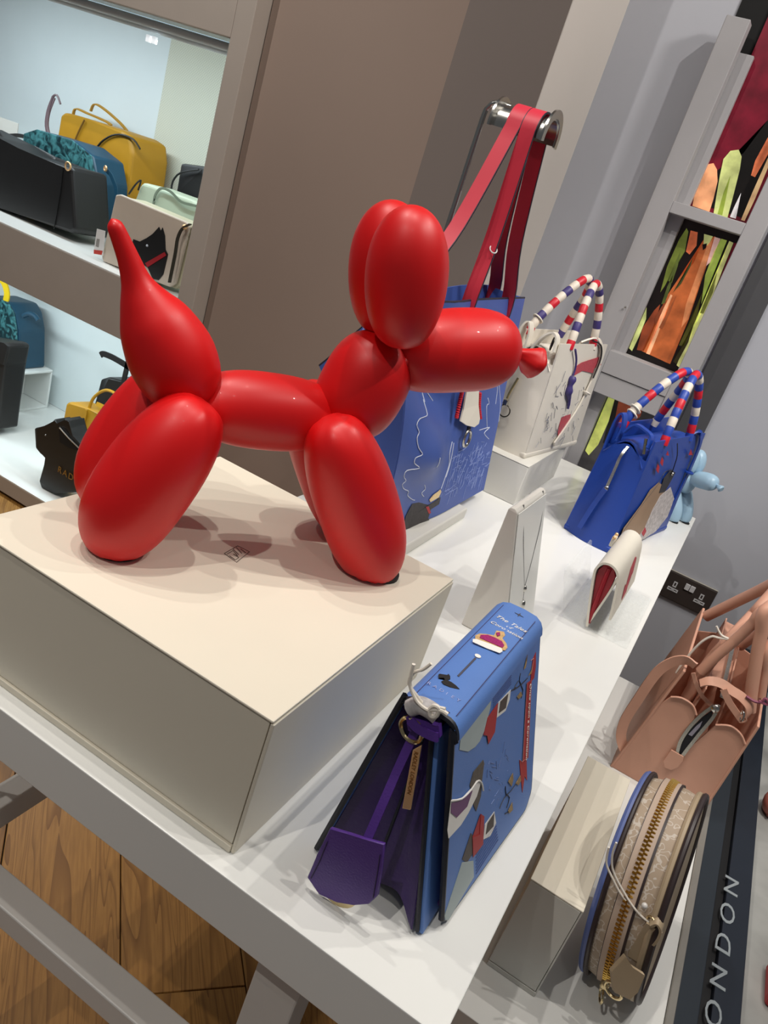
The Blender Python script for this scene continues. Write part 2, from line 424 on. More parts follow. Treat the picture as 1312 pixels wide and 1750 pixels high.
# ------------------------------------------------------------------ back-lit picture frame in the alcove
FR = mat('frame_grey', (168, 166, 168), 0.6, var=0.02)
t = thing('lightbox', 'tall grey wooden frame around a back-lit picture in the alcove', 'frame', (-0.3, 2.3, FLO))
part('post', box(-0.446, -0.388, 2.286, 2.33, FLO, 1.16, 0.002), FR, t)
part('post', box(-0.2, -0.15, 2.286, 2.352, FLO, 1.8, 0.002), FR, t)
part('liner_post', box(-0.40, -0.354, 2.332, 2.352, FLO, 1.10, 0.0015), FR, t)
part('crossbar', box(-0.388, -0.2, 2.286, 2.352, 0.711, 0.740, 0.0015), FR, t)
part('crossbar', box(-0.388, -0.2, 2.286, 2.352, 0.273, 0.336, 0.0015), FR, t)
part('crossbar', box(-0.388, -0.2, 2.29, 2.352, 0.214, 0.2715, 0.0015), FR, t)
part('crossbar', box(-0.388, -0.2, 2.29, 2.335, -0.12, -0.07, 0.0015), FR, t)
part('screw', ball([(-0.3948,2.28,0.4553)][0], 0.003, 8), SILVER, t)
o = part('gap_shade_panel', box(-0.44, -0.1, YB - 0.004, YB - 0.0005, 0.98, 2.5, 0), mat('gap_shade_black', (6, 6, 7), 0.8, var=0), smooth=0)  # flat black sheet; its colour stands in for the shade of a deep gap
tag(o, 'flat black panel for the shaded gap above and beside the back-lit picture', 'wall panel', kind='structure')
t = thing('poster', 'glowing burgundy picture of orange and lime bags behind the grey frame', 'poster', (-0.27, 2.358, FLO + 0.2))
EM = 0.38
def em(n, c, e=EM): return mat('print_' + n, c, 0.35, emis=e, var=0.35, vscale=22)
BURG = em('burgundy', (108, 16, 36), 0.30)
part('panel', box(-0.365, -0.165, 2.357, 2.362, -0.6, 1.75, 0), BURG, t, 0)
PN = (0, -1, 0)
def pr(name, pts, m, lvl): part('print_' + name, decal(pts, PN, 0.0004, 0.0008 + 0.0006 * lvl), m, t, 0)
YP = 2.3565
pr('shade', [(-0.3493,2.3565,0.7562),(-0.2095,2.3565,0.7532),(-0.2153,2.3565,0.8748),(-0.2431,2.3565,0.9924),(-0.2634,2.3565,0.9805),(-0.2848,2.3565,0.8955),(-0.3143,2.3565,0.8618),(-0.3364,2.3565,0.8266)], em('black', (16, 12, 10), 0.1), 0)
pr('shade', [(-0.3609,2.3565,0.7117),(-0.2035,2.3565,0.7116),(-0.2024,2.3565,0.6572),(-0.1656,2.3565,0.3288),(-0.3732,2.3565,0.3064),(-0.3696,2.3565,0.3947),(-0.3689,2.3565,0.5549)], em('black', (16, 12, 10), 0.1), 0)
pr('peach_leaf', [(-0.3492,2.3565,0.7456),(-0.3587,2.3565,0.7834),(-0.3598,2.3565,0.8201),(-0.3561,2.3565,0.8489),(-0.3435,2.3565,0.8552),(-0.3287,2.3565,0.8434),(-0.3152,2.3565,0.818),(-0.3066,2.3565,0.7762),(-0.3028,2.3565,0.7444)], em('peach', (222, 156, 112)), 1)
pr('lime_leaf', [(-0.2907,2.3565,0.742),(-0.3028,2.3565,0.7847),(-0.3158,2.3565,0.8324),(-0.3245,2.3565,0.8705),(-0.3167,2.3565,0.8927),(-0.2991,2.3565,0.9002),(-0.2852,2.3565,0.8869),(-0.276,2.3565,0.858),(-0.2652,2.3565,0.803),(-0.2543,2.3565,0.744)], em('lime', (196, 204, 130)), 2)
pr('lime_fold', [(-0.2811,2.3565,0.7449),(-0.2895,2.3565,0.796),(-0.2914,2.3565,0.8392),(-0.278,2.3565,0.7846),(-0.2689,2.3565,0.7456)], em('olive', (140, 158, 60)), 3)
pr('white_glint', [(-0.2495,2.3565,0.747),(-0.2502,2.3565,0.7779),(-0.2491,2.3565,0.8077),(-0.2423,2.3565,0.7773),(-0.2341,2.3565,0.7472)], em('white', (240, 228, 230)), 3)
pr('peach_edge', [(-0.2209,2.3565,0.7482),(-0.2238,2.3565,0.815),(-0.2248,2.3565,0.9004),(-0.215,2.3565,0.8862),(-0.2111,2.3565,0.8041),(-0.2116,2.3565,0.7481)], em('cream', (240, 190, 140)), 3)
pr('coral', [(-0.2447,2.3565,0.8523),(-0.2505,2.3565,0.8864),(-0.2457,2.3565,0.9437),(-0.2264,2.3565,0.928),(-0.2314,2.3565,0.8774),(-0.2337,2.3565,0.8511)], em('coral', (226, 120, 78)), 3)
pr('olive_strap', [(-0.3464,2.3565,0.5865),(-0.3459,2.3565,0.6577),(-0.3399,2.3565,0.6905),(-0.3319,2.3565,0.6838),(-0.3192,2.3565,0.6349),(-0.3289,2.3565,0.5843),(-0.3315,2.3565,0.5351),(-0.3352,2.3565,0.5175)], em('olive2', (108, 120, 50)), 1)
pr('coral_fold', [(-0.3276,2.3565,0.6882),(-0.3089,2.3565,0.6894),(-0.2974,2.3565,0.6575),(-0.3048,2.3565,0.6317),(-0.3164,2.3565,0.6358)], em('coral2', (214, 110, 70)), 1)
pr('orange_bag', [(-0.316,2.3565,0.3563),(-0.3102,2.3565,0.4013),(-0.3154,2.3565,0.4584),(-0.3147,2.3565,0.5164),(-0.3051,2.3565,0.5683),(-0.2856,2.3565,0.6145),(-0.2869,2.3565,0.6763),(-0.263,2.3565,0.693),(-0.2543,2.3565,0.6403),(-0.2462,2.3565,0.5643),(-0.2361,2.3565,0.4787),(-0.2342,2.3565,0.4129),(-0.2313,2.3565,0.351),(-0.2398,2.3565,0.3511)], em('orange', (176, 92, 48)), 2)
pr('orange_lit', [(-0.2593,2.3565,0.5113),(-0.2659,2.3565,0.5894),(-0.2724,2.3565,0.6655),(-0.266,2.3565,0.6859),(-0.2571,2.3565,0.6394),(-0.2468,2.3565,0.548),(-0.2375,2.3565,0.4782),(-0.2448,2.3565,0.4507)], em('orange2', (206, 130, 84)), 3)
pr('orange_seam', [(-0.303,2.3565,0.3544),(-0.3018,2.3565,0.413),(-0.3099,2.3565,0.4687),(-0.3073,2.3565,0.5223),(-0.3017,2.3565,0.5209),(-0.3008,2.3565,0.4636),(-0.2946,2.3565,0.4122),(-0.2928,2.3565,0.3548)], em('pale_orange', (236, 170, 128)), 3)
pr('rust_bag', [(-0.3307,2.3565,0.3542),(-0.3406,2.3565,0.4156),(-0.3306,2.3565,0.4696),(-0.3224,2.3565,0.4891),(-0.3151,2.3565,0.4502),(-0.3102,2.3565,0.4013),(-0.3115,2.3565,0.358)], em('rust', (130, 60, 34)), 2)
pr('clasp', [(-0.2847,2.3565,0.6647),(-0.2748,2.3565,0.6709),(-0.2726,2.3565,0.6592),(-0.277,2.3565,0.6516)], em('black', (16, 12, 10), 0.1), 4)
pr('lime_spot', [(-0.2917,2.3565,0.6901),(-0.2685,2.3565,0.6913),(-0.2696,2.3565,0.6664),(-0.2819,2.3565,0.6655)], em('lime', (196, 204, 130)), 3)
pr('pink_glint', [(-0.2638,2.3565,0.6912),(-0.2482,2.3565,0.6915),(-0.2465,2.3565,0.6304),(-0.2531,2.3565,0.6173)], em('pinkish', (226, 180, 170)), 3)
pr('lime_pane', [(-0.2469,2.3565,0.692),(-0.2314,2.3565,0.6923),(-0.2301,2.3565,0.6327),(-0.2259,2.3565,0.5553),(-0.2228,2.3565,0.5242),(-0.245,2.3565,0.5964),(-0.2496,2.3565,0.6574)], em('lime3', (160, 180, 80)), 3)
pr('lime_edge', [(-0.2254,2.3565,0.6926),(-0.2141,2.3565,0.6917),(-0.2102,2.3565,0.6237),(-0.203,2.3565,0.5232),(-0.203,2.3565,0.3994),(-0.2044,2.3565,0.3512),(-0.2142,2.3565,0.3543),(-0.2119,2.3565,0.4296),(-0.2131,2.3565,0.5276),(-0.2201,2.3565,0.6282)], em('lime4', (212, 214, 140)), 3)
pr('burgundy_edge', [(-0.2127,2.3565,0.6921),(-0.1948,2.3565,0.6932),(-0.1929,2.3565,0.5428),(-0.2021,2.3565,0.5283)], BURG, 4)
for q_, c_ in (([(-0.3195,2.3565,0.4901),(-0.3242,2.3565,0.5376),(-0.3226,2.3565,0.5704),(-0.3156,2.3565,0.5405),(-0.3121,2.3565,0.496)], (74, 84, 40)), ([(-0.3277,2.3565,0.5526),(-0.3293,2.3565,0.6033),(-0.3292,2.3565,0.6317),(-0.3206,2.3565,0.595),(-0.3165,2.3565,0.5499)], (92, 104, 48)), ([(-0.3035,2.3565,0.5285),(-0.2941,2.3565,0.58),(-0.2933,2.3565,0.6277),(-0.2894,2.3565,0.6053),(-0.2931,2.3565,0.5563)], (60, 66, 34)),
              ([(-0.3209,2.3565,0.448),(-0.3163,2.3565,0.483),(-0.3102,2.3565,0.5065),(-0.3092,2.3565,0.4673),(-0.3109,2.3565,0.4332)], (120, 58, 34)), ([(-0.2995,2.3565,0.4307),(-0.2957,2.3565,0.482),(-0.2917,2.3565,0.5244),(-0.2887,2.3565,0.4812),(-0.2895,2.3565,0.431)], (150, 80, 46)), ([(-0.2309,2.3565,0.4057),(-0.2291,2.3565,0.4812),(-0.2329,2.3565,0.5529),(-0.2179,2.3565,0.4853),(-0.2182,2.3565,0.4071)], (86, 84, 30)), ([(-0.2267,2.3565,0.3597),(-0.22,2.3565,0.4182),(-0.2189,2.3565,0.4734),(-0.2115,2.3565,0.4214),(-0.2155,2.3565,0.3572)], (54, 50, 22)), ([(-0.2159,2.3565,0.5023),(-0.2162,2.3565,0.5586),(-0.2212,2.3565,0.6169),(-0.208,2.3565,0.5615),(-0.2069,2.3565,0.5039)], (126, 132, 60))):
    pr('streak', q_, em('streak_%d_%d' % (c_[0], c_[1]), c_, 0.3), 4)
pr('lime_corner', [(-0.3522,2.3565,0.3512),(-0.3535,2.3565,0.3938),(-0.3529,2.3565,0.47),(-0.3415,2.3565,0.4406),(-0.3398,2.3565,0.3903),(-0.3414,2.3565,0.3466)], em('lime', (196, 204, 130)), 3)
pr('shade_low', [(-0.364, 2.3565, -0.55), (-0.166, 2.3565, -0.55), (-0.166, 2.3565, 0.212), (-0.364, 2.3565, 0.212)], em('charcoal', (70, 68, 70), 0.1), 0)
pr('lime_low', [(-0.3502,2.3565,0.0317),(-0.3496,2.3565,0.1176),(-0.3513,2.3565,0.2148),(-0.3333,2.3565,0.2149),(-0.3219,2.3565,0.1388),(-0.3224,2.3565,0.0632),(-0.3351,2.3565,0.023)], em('lime5', (200, 208, 110)), 2)
pr('rust_low', [(-0.3214,2.3565,0.2125),(-0.2488,2.3565,0.2172),(-0.2455,2.3565,0.186),(-0.2693,2.3565,0.1428),(-0.3065,2.3565,0.1453)], em('rust2', (140, 62, 36)), 2)
pr('shade_low', [(-0.336,2.3565,0.221),(-0.3167,2.3565,0.218),(-0.3038,2.3565,0.1391),(-0.3007,2.3565,0.0728),(-0.3127,2.3565,0.0751)], em('black', (16, 12, 10), 0.1), 1)

# ------------------------------------------------------------------ wall socket
t = thing('wall_socket', 'dark double wall socket on the grey wall beyond the table', 'socket', (0.086, YB, -0.279))
part('plate', box(0.013, 0.159, YB - 0.009, YB, -0.279, -0.193, 0.003), mat('socket_dark', (58, 50, 47), 0.45), t)
part('rim', box(0.013, 0.159, YB - 0.0085, YB - 0.001, -0.193, -0.1905, 0.001), mat('socket_rim', (170, 165, 155), 0.4), t)
SW = mat('socket_white', (205, 204, 206), 0.4)
for cx in (0.079, 0.094):
    part('switch', box(cx - 0.0068, cx + 0.0068, YB - 0.013, YB - 0.008, -0.228, -0.209, 0.001), SW, t)
for cx in (0.046, 0.126):
    def frame_slot(x0, x1, z0, z1, w):
        ring_ = [(x0, z0), (x1, z0), (x1, z1), (x0, z1)]
        return join(box(x0, x1, YB - 0.0105, YB - 0.008, z0, z0 + w, 0), box(x0, x1, YB - 0.0105, YB - 0.008, z1 - w, z1, 0),
                    box(x0, x0 + w, YB - 0.0105, YB - 0.008, z0 + w, z1 - w, 0), box(x1 - w, x1, YB - 0.0105, YB - 0.008, z0 + w, z1 - w, 0))
    part('earth_slot', frame_slot(cx - 0.0055, cx + 0.0055, -0.236, -0.219, 0.003), SW, t, 0)
    part('pin_slots', join(frame_slot(cx - 0.0155, cx + 0.0155, -0.25, -0.2405, 0.003), box(cx - 0.004, cx + 0.004, YB - 0.0105, YB - 0.008, -0.248, -0.2425, 0)), SW, t, 0)

# ------------------------------------------------------------------ wall shelf unit
YS, YBK = 1.90, 2.55
t = thing('shelf_unit', 'built-in taupe shelf unit with lit white niches on the left wall', 'shelf unit', (-2.4, 2.2, FLO))
part('side_post', box(-1.561, -1.500, YS, YA + 0.02, FLO, 2.4, 0.002), TAUPE, t)
part('side_panel', box(-1.561, -1.545, YA + 0.02, YBK, FLO, 2.4, 0.001), WHITE, t)
part('header', box(-3.3, -1.561, YS, YS + 0.03, 0.771, 2.4, 0.002), TAUPE, t)
part('header_soffit', box(-3.3, -1.561, YS + 0.031, YBK, 0.795, 0.81, 0.001), mat('soffit_grey', (150, 152, 150), 0.5), t)
BACKW = mat('niche_white', (226, 234, 234), 0.5, var=0.01)
part('back_panel', box(-3.3, -1.561, YBK, YBK + 0.02, -0.807, 0.795, 0), BACKW, t, 0)
xw = [(-2.3441,2.54,0.7341)][0][0]
part('woven_panel', box(xw, -1.561, YBK - 0.012, YBK - 0.001, 0.062, 0.79, 0.001), weave_mat('woven_cream', (222, 222, 204), (206, 206, 188), 190), t, 0)
part('shelf_board', box(-3.3, -1.561, YS, YBK, -0.127, 0.055, 0.001), TAUPE, t)
part('shelf_top', box(-3.3, -1.561, YS + 0.0005, YBK, 0.055, 0.0605, 0.001), WHITE, t)
part('lower_board', box(-3.3, -1.561, YS, YBK, -0.868, -0.813, 0.001), TAUPE, t)
part('lower_top', box(-3.3, -1.561, YS + 0.0005, YBK, -0.813, -0.8075, 0.001), WHITE, t)
part('plinth', box(-3.3, -1.561, YS + 0.05, YBK, FLO, -0.868, 0), BLACK, t, 0)
LED = mat('led_diffuser', (210, 238, 255), 0.4, emis=0.6, var=0)
rail = part('light_rail', tube([(-3.3, YS + 0.05, 0.752), (-1.565, YS + 0.05, 0.752)], 0.011, 12), mat('rail_grey', (206, 214, 218), 0.35), t)
part('light_rail', tube([(-3.3, YS + 0.085, 0.745), (-1.565, YS + 0.085, 0.745)], 0.012, 12), mat('rail_grey', (206, 214, 218), 0.35), t)
part('led_strip', box(-3.2, -1.6, YS + 0.14, YS + 0.17, 0.765, 0.772, 0.001), LED, t)
part('led_strip', box(-3.2, -1.6, YS + 0.06, YS + 0.10, -0.133, -0.128, 0.001), LED, t)
for p in [(-1.9013,1.97,0.715),(-1.8789,1.97,0.7152)]:
    part('led_clip', box(p[0] - 0.007, p[0] + 0.007, 1.965, 1.975, p[2] - 0.009, p[2] + 0.009, 0.001), mat('clip_white', (240, 246, 250), 0.3, emis=0.7, var=0), t)

# ---- goods on the shelf unit
ZU, ZL = 0.061, -0.807
def snap(pts, z):           # let the outline rest on the board: shift so its lowest point is at z
    m = min(p[2] for p in pts); return [(p[0], p[1], p[2] - m + z) for p in pts]
def ground(pts, z):         # let the two lowest corners reach down to the board
    k = sorted(range(len(pts)), key=lambda i: pts[i][2])[:2]
    return [(p[0], p[1], z if i in k else p[2]) for i, p in enumerate(pts)]
def flat_text(*a, **k): return text(*a, **k)
MUST = mat('mustard_leather', (176, 128, 22), 0.5, var=0.06, bump=0.1)
TEALP = mat('teal_leather', (24, 66, 88), 0.45, var=0.06)
TEALS = snake_mat('teal_snake', (12, 44, 50), (70, 130, 134), 26)
SAGE = mat('sage_leather', (178, 190, 166), 0.5)
BEIGE = mat('beige_leather', (206, 192, 176), 0.5)
# black tote on the upper board
t = thing('handbag', 'large black leather bag at the left front of the upper shelf', 'handbag', (-2.45, 2.04, ZU))
pts = snap([(-2.7011,2.02,0.3036),(-2.536,2.02,0.2928),(-2.4319,2.02,0.2733),(-2.1819,2.02,0.2931),(-2.1247,2.02,0.1077),(-2.1404,2.02,0.0913),(-2.5146,2.02,0.068),(-2.6981,2.02,0.0627)], ZU)
part('body', prism(pts, (0.03, 0.13, 0), 0.012, 3), BLACK, t)
part('seam', pen([(-2.2146,2.018,0.2801),(-2.2119,2.018,0.1991),(-2.2185,2.018,0.0786)], (0, -1, 0), 0.0018, 0), mat('black_edge', (14, 14, 14), 0.4), t)
part('handle', tube(cr([(-2.7793,2.06,0.2524),(-2.6996,2.06,0.3403),(-2.5895,2.06,0.307),(-2.5329,2.06,0.2681),(-2.5235,2.06,0.2475)], 6), 0.007, 8), BLACK, t)
part('strap_ring', ring([(-2.1916,2.015,0.2897)][0], (0, 1, 0), 0.012, 0.003, 14, 6), GOLD, t)
# teal snakeskin bag
t = thing('handbag', 'teal snakeskin print handbag tucked behind the large black bag', 'handbag', (-2.35, 2.25, ZU))
pts = snap([(-2.6277,2.2,0.2661),(-2.5661,2.2,0.2964),(-2.3903,2.2,0.3054),(-2.2932,2.2,0.2807),(-2.2548,2.2,0.2083),(-2.2328,2.2,0.0808),(-2.5144,2.2,0.0169),(-2.6237,2.2,0.1015)], ZU)
part('body', prism(pts, (0, 0.005, 0), 0.002), TEALS, t)
part('gusset', prism([(p[0] + 0.001, p[1] + 0.006, p[2]) for p in pts], (0.03, 0.12, 0), 0.008, 2), TEALP, t)
part('handle', tube(cr([(-2.7265,2.22,0.2802),(-2.6667,2.22,0.2958),(-2.5904,2.22,0.2994),(-2.5428,2.22,0.2878)], 5), 0.007, 8), BLACK, t)
part('zip_puller', ribbon([(-2.2028,2.19,0.3004),(-2.1779,2.19,0.288),(-2.1489,2.19,0.2574),(-2.1331,2.19,0.2129)], 0.014, 0.004, (1, 0, 0)), TEALP, t)
part('zip_ring', ring([(-2.1988,2.18,0.304)][0], (0.3, 1, 0), 0.008, 0.003, 12, 6), GOLD, t)
part('price_tag', prism([(-2.3362,2.19,0.1532),(-2.2849,2.19,0.1581),(-2.2816,2.19,0.0876),(-2.312,2.19,0.0927)], (0, 0.002, 0)), PALE, t, 0)
# mustard bag at the back
t = thing('handbag', 'mustard yellow leather handbag at the back of the upper shelf', 'handbag', (-2.55, 2.38, ZU))
pts = [(-2.6407,2.36,0.4018),(-2.622,2.36,0.4167),(-2.5465,2.36,0.4212),(-2.3318,2.36,0.4271),(-2.2895,2.36,0.4181),(-2.2679,2.36,0.3635),(-2.2572,2.36,0.1951),(-2.6344,2.36,0.1614),(-2.6476,2.36,0.2616)]
zb = min(p[2] for p in pts)
part('body', prism(pts, (0.06, 0.13, 0), 0.015, 3), MUST, t)
bt = part('base', box(-2.76, -2.45, 2.37, 2.48, ZU, zb + 0.03, 0.004), MUST, t)
part('handle', ribbon(cr([(-2.6417,2.42,0.4133),(-2.631,2.42,0.4368),(-2.5689,2.42,0.4355),(-2.4768,2.42,0.4317),(-2.4453,2.42,0.4253)], 6), 0.012, 0.004, (0, 1, 0.3)), MUST, t)
part('handle', ribbon(cr([(-2.5983,2.46,0.4444),(-2.5828,2.46,0.4733),(-2.5261,2.46,0.4664),(-2.4446,2.46,0.4412),(-2.4043,2.46,0.4224)], 6), 0.012, 0.004, (0, 1, 0.3)), MUST, t)
part('drawstring', pen([(-2.4375,2.355,0.2902),(-2.4255,2.355,0.3451),(-2.3844,2.355,0.3865),(-2.3316,2.355,0.4103),(-2.2658,2.355,0.4114),(-2.2261,2.355,0.388)], (0, -1, 0), 0.0035, 0.002, 6), BLACK, t)
part('tie', pen([(-2.5096,2.355,0.4153),(-2.5301,2.355,0.3692),(-2.5489,2.355,0.3125),(-2.5574,2.355,0.2787)], (0, -1, 0), 0.003, 0.002, 6), mat('tan_cord', (120, 84, 20), 0.6), t)
part('end_loop', pen([(-2.6419,2.35,0.2912),(-2.6828,2.35,0.3395),(-2.6863,2.35,0.3906),(-2.6787,2.35,0.4479),(-2.657,2.35,0.4632),(-2.6336,2.35,0.4384)], (0, -1, 0), 0.004, 0.002, 6), mat('mauve_leather', (112, 92, 96), 0.5), t)
part('end_loop', ribbon(cr([(-2.663,2.35,0.3026),(-2.6907,2.35,0.3479),(-2.6912,2.35,0.3997),(-2.6735,2.35,0.4532)], 4), 0.018, 0.004, (1, 0, 0.2)), mat('mauve_leather', (112, 92, 96), 0.5), t)
# small white card stand at the left
g = prism([(-3.1113,2.4,0.3058),(-3.008,2.4,0.3094),(-2.9034,2.4,0.3117),(-2.902,2.4,0.2263),(-2.9986,2.4,0.2097),(-3.1091,2.4,0.1988)], (0, 0.004, 0), 0.001)
o = single('price_card', g, PALE, 'plain white card standing behind the black bag on the upper shelf', 'card')
zc = min(v[2] for v in g[0]); o.location.z += 0.0
part('foot', box(-2.98, -2.86, 2.39, 2.43, ZU, zc + 0.002, 0.001), clear_mat('clear_acrylic_far'), o)
# beige flap bag with black terrier head
t = thing('shoulder_bag', 'beige flap bag with a black terrier head on the upper shelf', 'handbag', (-1.85, 1.98, ZU))
pts = snap([(-1.9243,1.965,0.2761),(-1.9062,1.965,0.2831),(-1.6399,1.965,0.2807),(-1.6239,1.965,0.2719),(-1.6333,1.965,0.0961),(-1.6525,1.965,0.0786),(-1.9325,1.965,0.0666),(-1.9404,1.965,0.079)], ZU + 0.0005)
dz = pts[0][2] - [(-1.9243,1.965,0.2761)][0][2]
part('flap', prism(pts, (0, 0.012, 0), 0.004, 2), BEIGE, t)
part('body', prism([(p[0] + 0.012, p[1] + 0.013, max(ZU + 0.0065, p[2] * 0.985)) for p in pts], (0.006, 0.08, 0), 0.006, 2), mat('beige_side', (186, 180, 152), 0.5), t)
HN = (0, -1, 0)
sh = lambda L: [(p[0], p[1], p[2] + dz) for p in L]
hd = part('terrier_head', decal(sh([(-1.8233,1.965,0.1714),(-1.7967,1.965,0.1726),(-1.7721,1.965,0.191),(-1.7526,1.965,0.2095),(-1.7333,1.965,0.2366),(-1.7238,1.965,0.2273),(-1.7197,1.965,0.2391),(-1.7052,1.965,0.219),(-1.6929,1.965,0.1805),(-1.6808,1.965,0.1702),(-1.684,1.965,0.108),(-1.6975,1.965,0.0853),(-1.7206,1.965,0.0811),(-1.7466,1.965,0.1073),(-1.7824,1.965,0.1138),(-1.8114,1.965,0.1317),(-1.8254,1.965,0.149)]), HN, 0.002, 0.0005), BLACK, t, 0)
part('collar', decal(sh([(-1.7589,1.965,0.1178),(-1.6935,1.965,0.1732),(-1.6844,1.965,0.1655),(-1.747,1.965,0.109)]), HN, 0.0015, 0.003), mat('red_leather', (170, 30, 40), 0.5), hd, 0)
part('eye', ball(sh([(-1.7641,1.962,0.1701)])[0], 0.004, 8), INKW, hd)
part('buckle', ball(sh([(-1.632,1.955,0.2669)])[0], 0.008, 8), GOLD, t)
part('strap', ribbon(cr(sh([(-1.609,1.95,0.282),(-1.635,1.95,0.2604),(-1.6449,1.95,0.228),(-1.643,1.95,0.1851),(-1.6433,1.95,0.0959)]), 4), 0.012, 0.003, (0, 1, 0)), mat('dark_olive_edge', (52, 46, 34), 0.5), t)
tg = part('price_tag', prism(sh([(-1.9679,1.955,0.1582),(-1.9331,1.955,0.1617),(-1.9265,1.955,0.0867),(-1.9665,1.955,0.0812)]), (0, 0.0015, 0)), mat('paper_white', (226, 224, 222), 0.6), t, 0)
part('red_label', decal(sh([(-1.9664,1.955,0.0924),(-1.9296,1.955,0.1005),(-1.9317,1.955,0.0868),(-1.9637,1.955,0.0802)]), HN, 0.0006, 0.0002), mat('label_red', (196, 60, 48), 0.6), tg, 0)
part('barcode', decal(sh([(-1.9615,1.955,0.1291),(-1.9492,1.955,0.1311),(-1.9486,1.955,0.1055),(-1.9614,1.955,0.1051)]), HN, 0.0006, 0.0002), mat('label_grey', (150, 146, 142), 0.6), tg, 0)
# sage bag and small black bag behind
t = thing('handbag', 'pale sage green bag behind the beige flap bag', 'handbag', (-1.85, 2.2, ZU))
pts = ground([(-2.0388,2.18,0.2915),(-2.0269,2.18,0.3081),(-1.8072,2.18,0.3133),(-1.7679,2.18,0.3063),(-1.7424,2.18,0.1665),(-2.0356,2.18,0.1324),(-2.0521,2.18,0.2357)], ZU)
part('body', prism(pts, (0.03, 0.11, 0), 0.012, 3), SAGE, t)
part('strap', ribbon(cr([(-1.9565,2.17,0.2532),(-1.9547,2.17,0.2879),(-1.935,2.17,0.3124),(-1.8942,2.17,0.3129),(-1.844,2.17,0.2958),(-1.7827,2.17,0.3009)], 5), 0.008, 0.003, (0, 0, 1)), mat('sage_dark', (110, 122, 104), 0.5), t)
part('cord', pen([(-2.0684,2.17,0.2549),(-2.0456,2.17,0.294),(-2.0263,2.17,0.3127),(-2.0314,2.17,0.279)], (0, -1, 0), 0.003, 0, 6), BLACK, t)
t = thing('handbag', 'small black bag at the right end of the upper shelf', 'handbag', (-1.75, 2.36, ZU))
pts = ground([(-2.0174,2.33,0.3951),(-1.9111,2.33,0.4126),(-1.8326,2.33,0.1462),(-1.9682,2.33,0.1235),(-2.0075,2.33,0.2954)], ZU)
part('body', prism(pts, (0.02, 0.09, 0), 0.01, 2), BLACK, t)
part('strap', pen([(-2.0216,2.32,0.2901),(-2.0236,2.32,0.3292),(-1.9956,2.32,0.3665),(-1.9242,2.32,0.3961)], (0, -1, 0), 0.0035, 0.002, 6), BLACK, t)
# lower niche
t = thing('riser_box', 'small open white cube riser on the lower shelf under a teal bag', 'riser', (-2.7, 2.4, ZL))
x0, x1, ztop = -2.80, -2.645, [(-2.6688,2.34,-0.6286)][0][2]
WB = WHITE
part('base', box(x0, x1, 2.34, 2.505, ZL, ZL + 0.010, 0.002), WB, t)
part('lid', box(x0, x1, 2.34, 2.505, ztop - 0.010, ztop, 0.002), WB, t)
part('side', box(x0, x1, 2.34, 2.35, ZL + 0.0105, ztop - 0.0105, 0.002), WB, t)
part('side', box(x0, x1, 2.495, 2.505, ZL + 0.0105, ztop - 0.0105, 0.002), WB, t)
part('back', box(x0, x0 + 0.01, 2.3505, 2.4945, ZL + 0.0105, ztop - 0.0105, 0.001), WB, t)
t = thing('handbag', 'teal snakeskin bag standing on the small white cube riser', 'handbag', (-2.8, 2.42, ztop))
pts = snap([(-3.0399,2.345,-0.4176),(-2.8991,2.345,-0.3689),(-2.7788,2.345,-0.3571),(-2.7381,2.345,-0.3878),(-2.7091,2.345,-0.4529),(-2.6804,2.345,-0.6178),(-2.9356,2.345,-0.6153),(-3.037,2.345,-0.5732)], ztop)
part('body', prism(pts, (0, 0.005, 0), 0.002), TEALS, t)
part('gusset', prism([(p[0] + 0.004, p[1] + 0.006, p[2]) for p in pts], (0.0, 0.14, 0), 0.012, 2), TEALP, t)
part('zip_tab', tube(cr([(-2.6982,2.36,-0.3987),(-2.667,2.36,-0.3775),(-2.6327,2.36,-0.3751),(-2.6097,2.36,-0.3868)], 4), 0.01, 8), TEALP, t)
part('strap', ribbon(cr([(-2.8945,2.36,-0.292),(-2.8396,2.36,-0.2983),(-2.8081,2.36,-0.3372),(-2.8089,2.36,-0.3751)], 4), 0.03, 0.006, (1, 0, 0)), mat('yellow_leather', (226, 190, 20), 0.5), t)
t = thing('handbag', 'dark bag mostly cut off at the left edge of the lower shelf', 'handbag', (-2.6, 2.1, ZL))
pts = snap([(-2.6904,2.1,-0.5357),(-2.4797,2.1,-0.4836),(-2.4559,2.1,-0.4886),(-2.4686,2.1,-0.57),(-2.4646,2.1,-0.8429),(-2.6431,2.1,-0.8692)], ZL)
part('body', prism(pts, (0, 0.1, 0), 0.01, 2), BLACK, t)
part('flap', prism([(p[0], p[1] - 0.006, p[2]) for p in pts[0:4]], (0, 0.005, 0), 0.001), BLACK, t)
# black tote with tall handles
t = thing('tote_bag', 'black tote with tall thin handles on the lower shelf', 'tote bag', (-2.15, 2.35, ZL))
pts = ground([(-2.1763,2.3,-0.4656),(-2.1407,2.3,-0.4417),(-1.8927,2.3,-0.3994),(-1.8506,2.3,-0.3917),(-1.7789,2.3,-0.6719),(-2.1797,2.3,-0.7763),(-2.1855,2.3,-0.5984)], ZL)
part('body', prism(pts, (0.02, 0.11, 0), 0.008, 2), BLACK, t)
z0 = pts[0][2] - [(-2.1763,2.3,-0.4656)][0][2]
sh = lambda L: [(p[0], p[1], p[2] + z0) for p in L]
part('handle', ribbon(cr(sh([(-2.1869,2.29,-0.3702),(-2.1707,2.29,-0.3593),(-2.1033,2.29,-0.357),(-1.9947,2.29,-0.3687),(-1.9074,2.29,-0.3973)]), 5), 0.022, 0.006, (0, 0, 1)), BLACK, t)
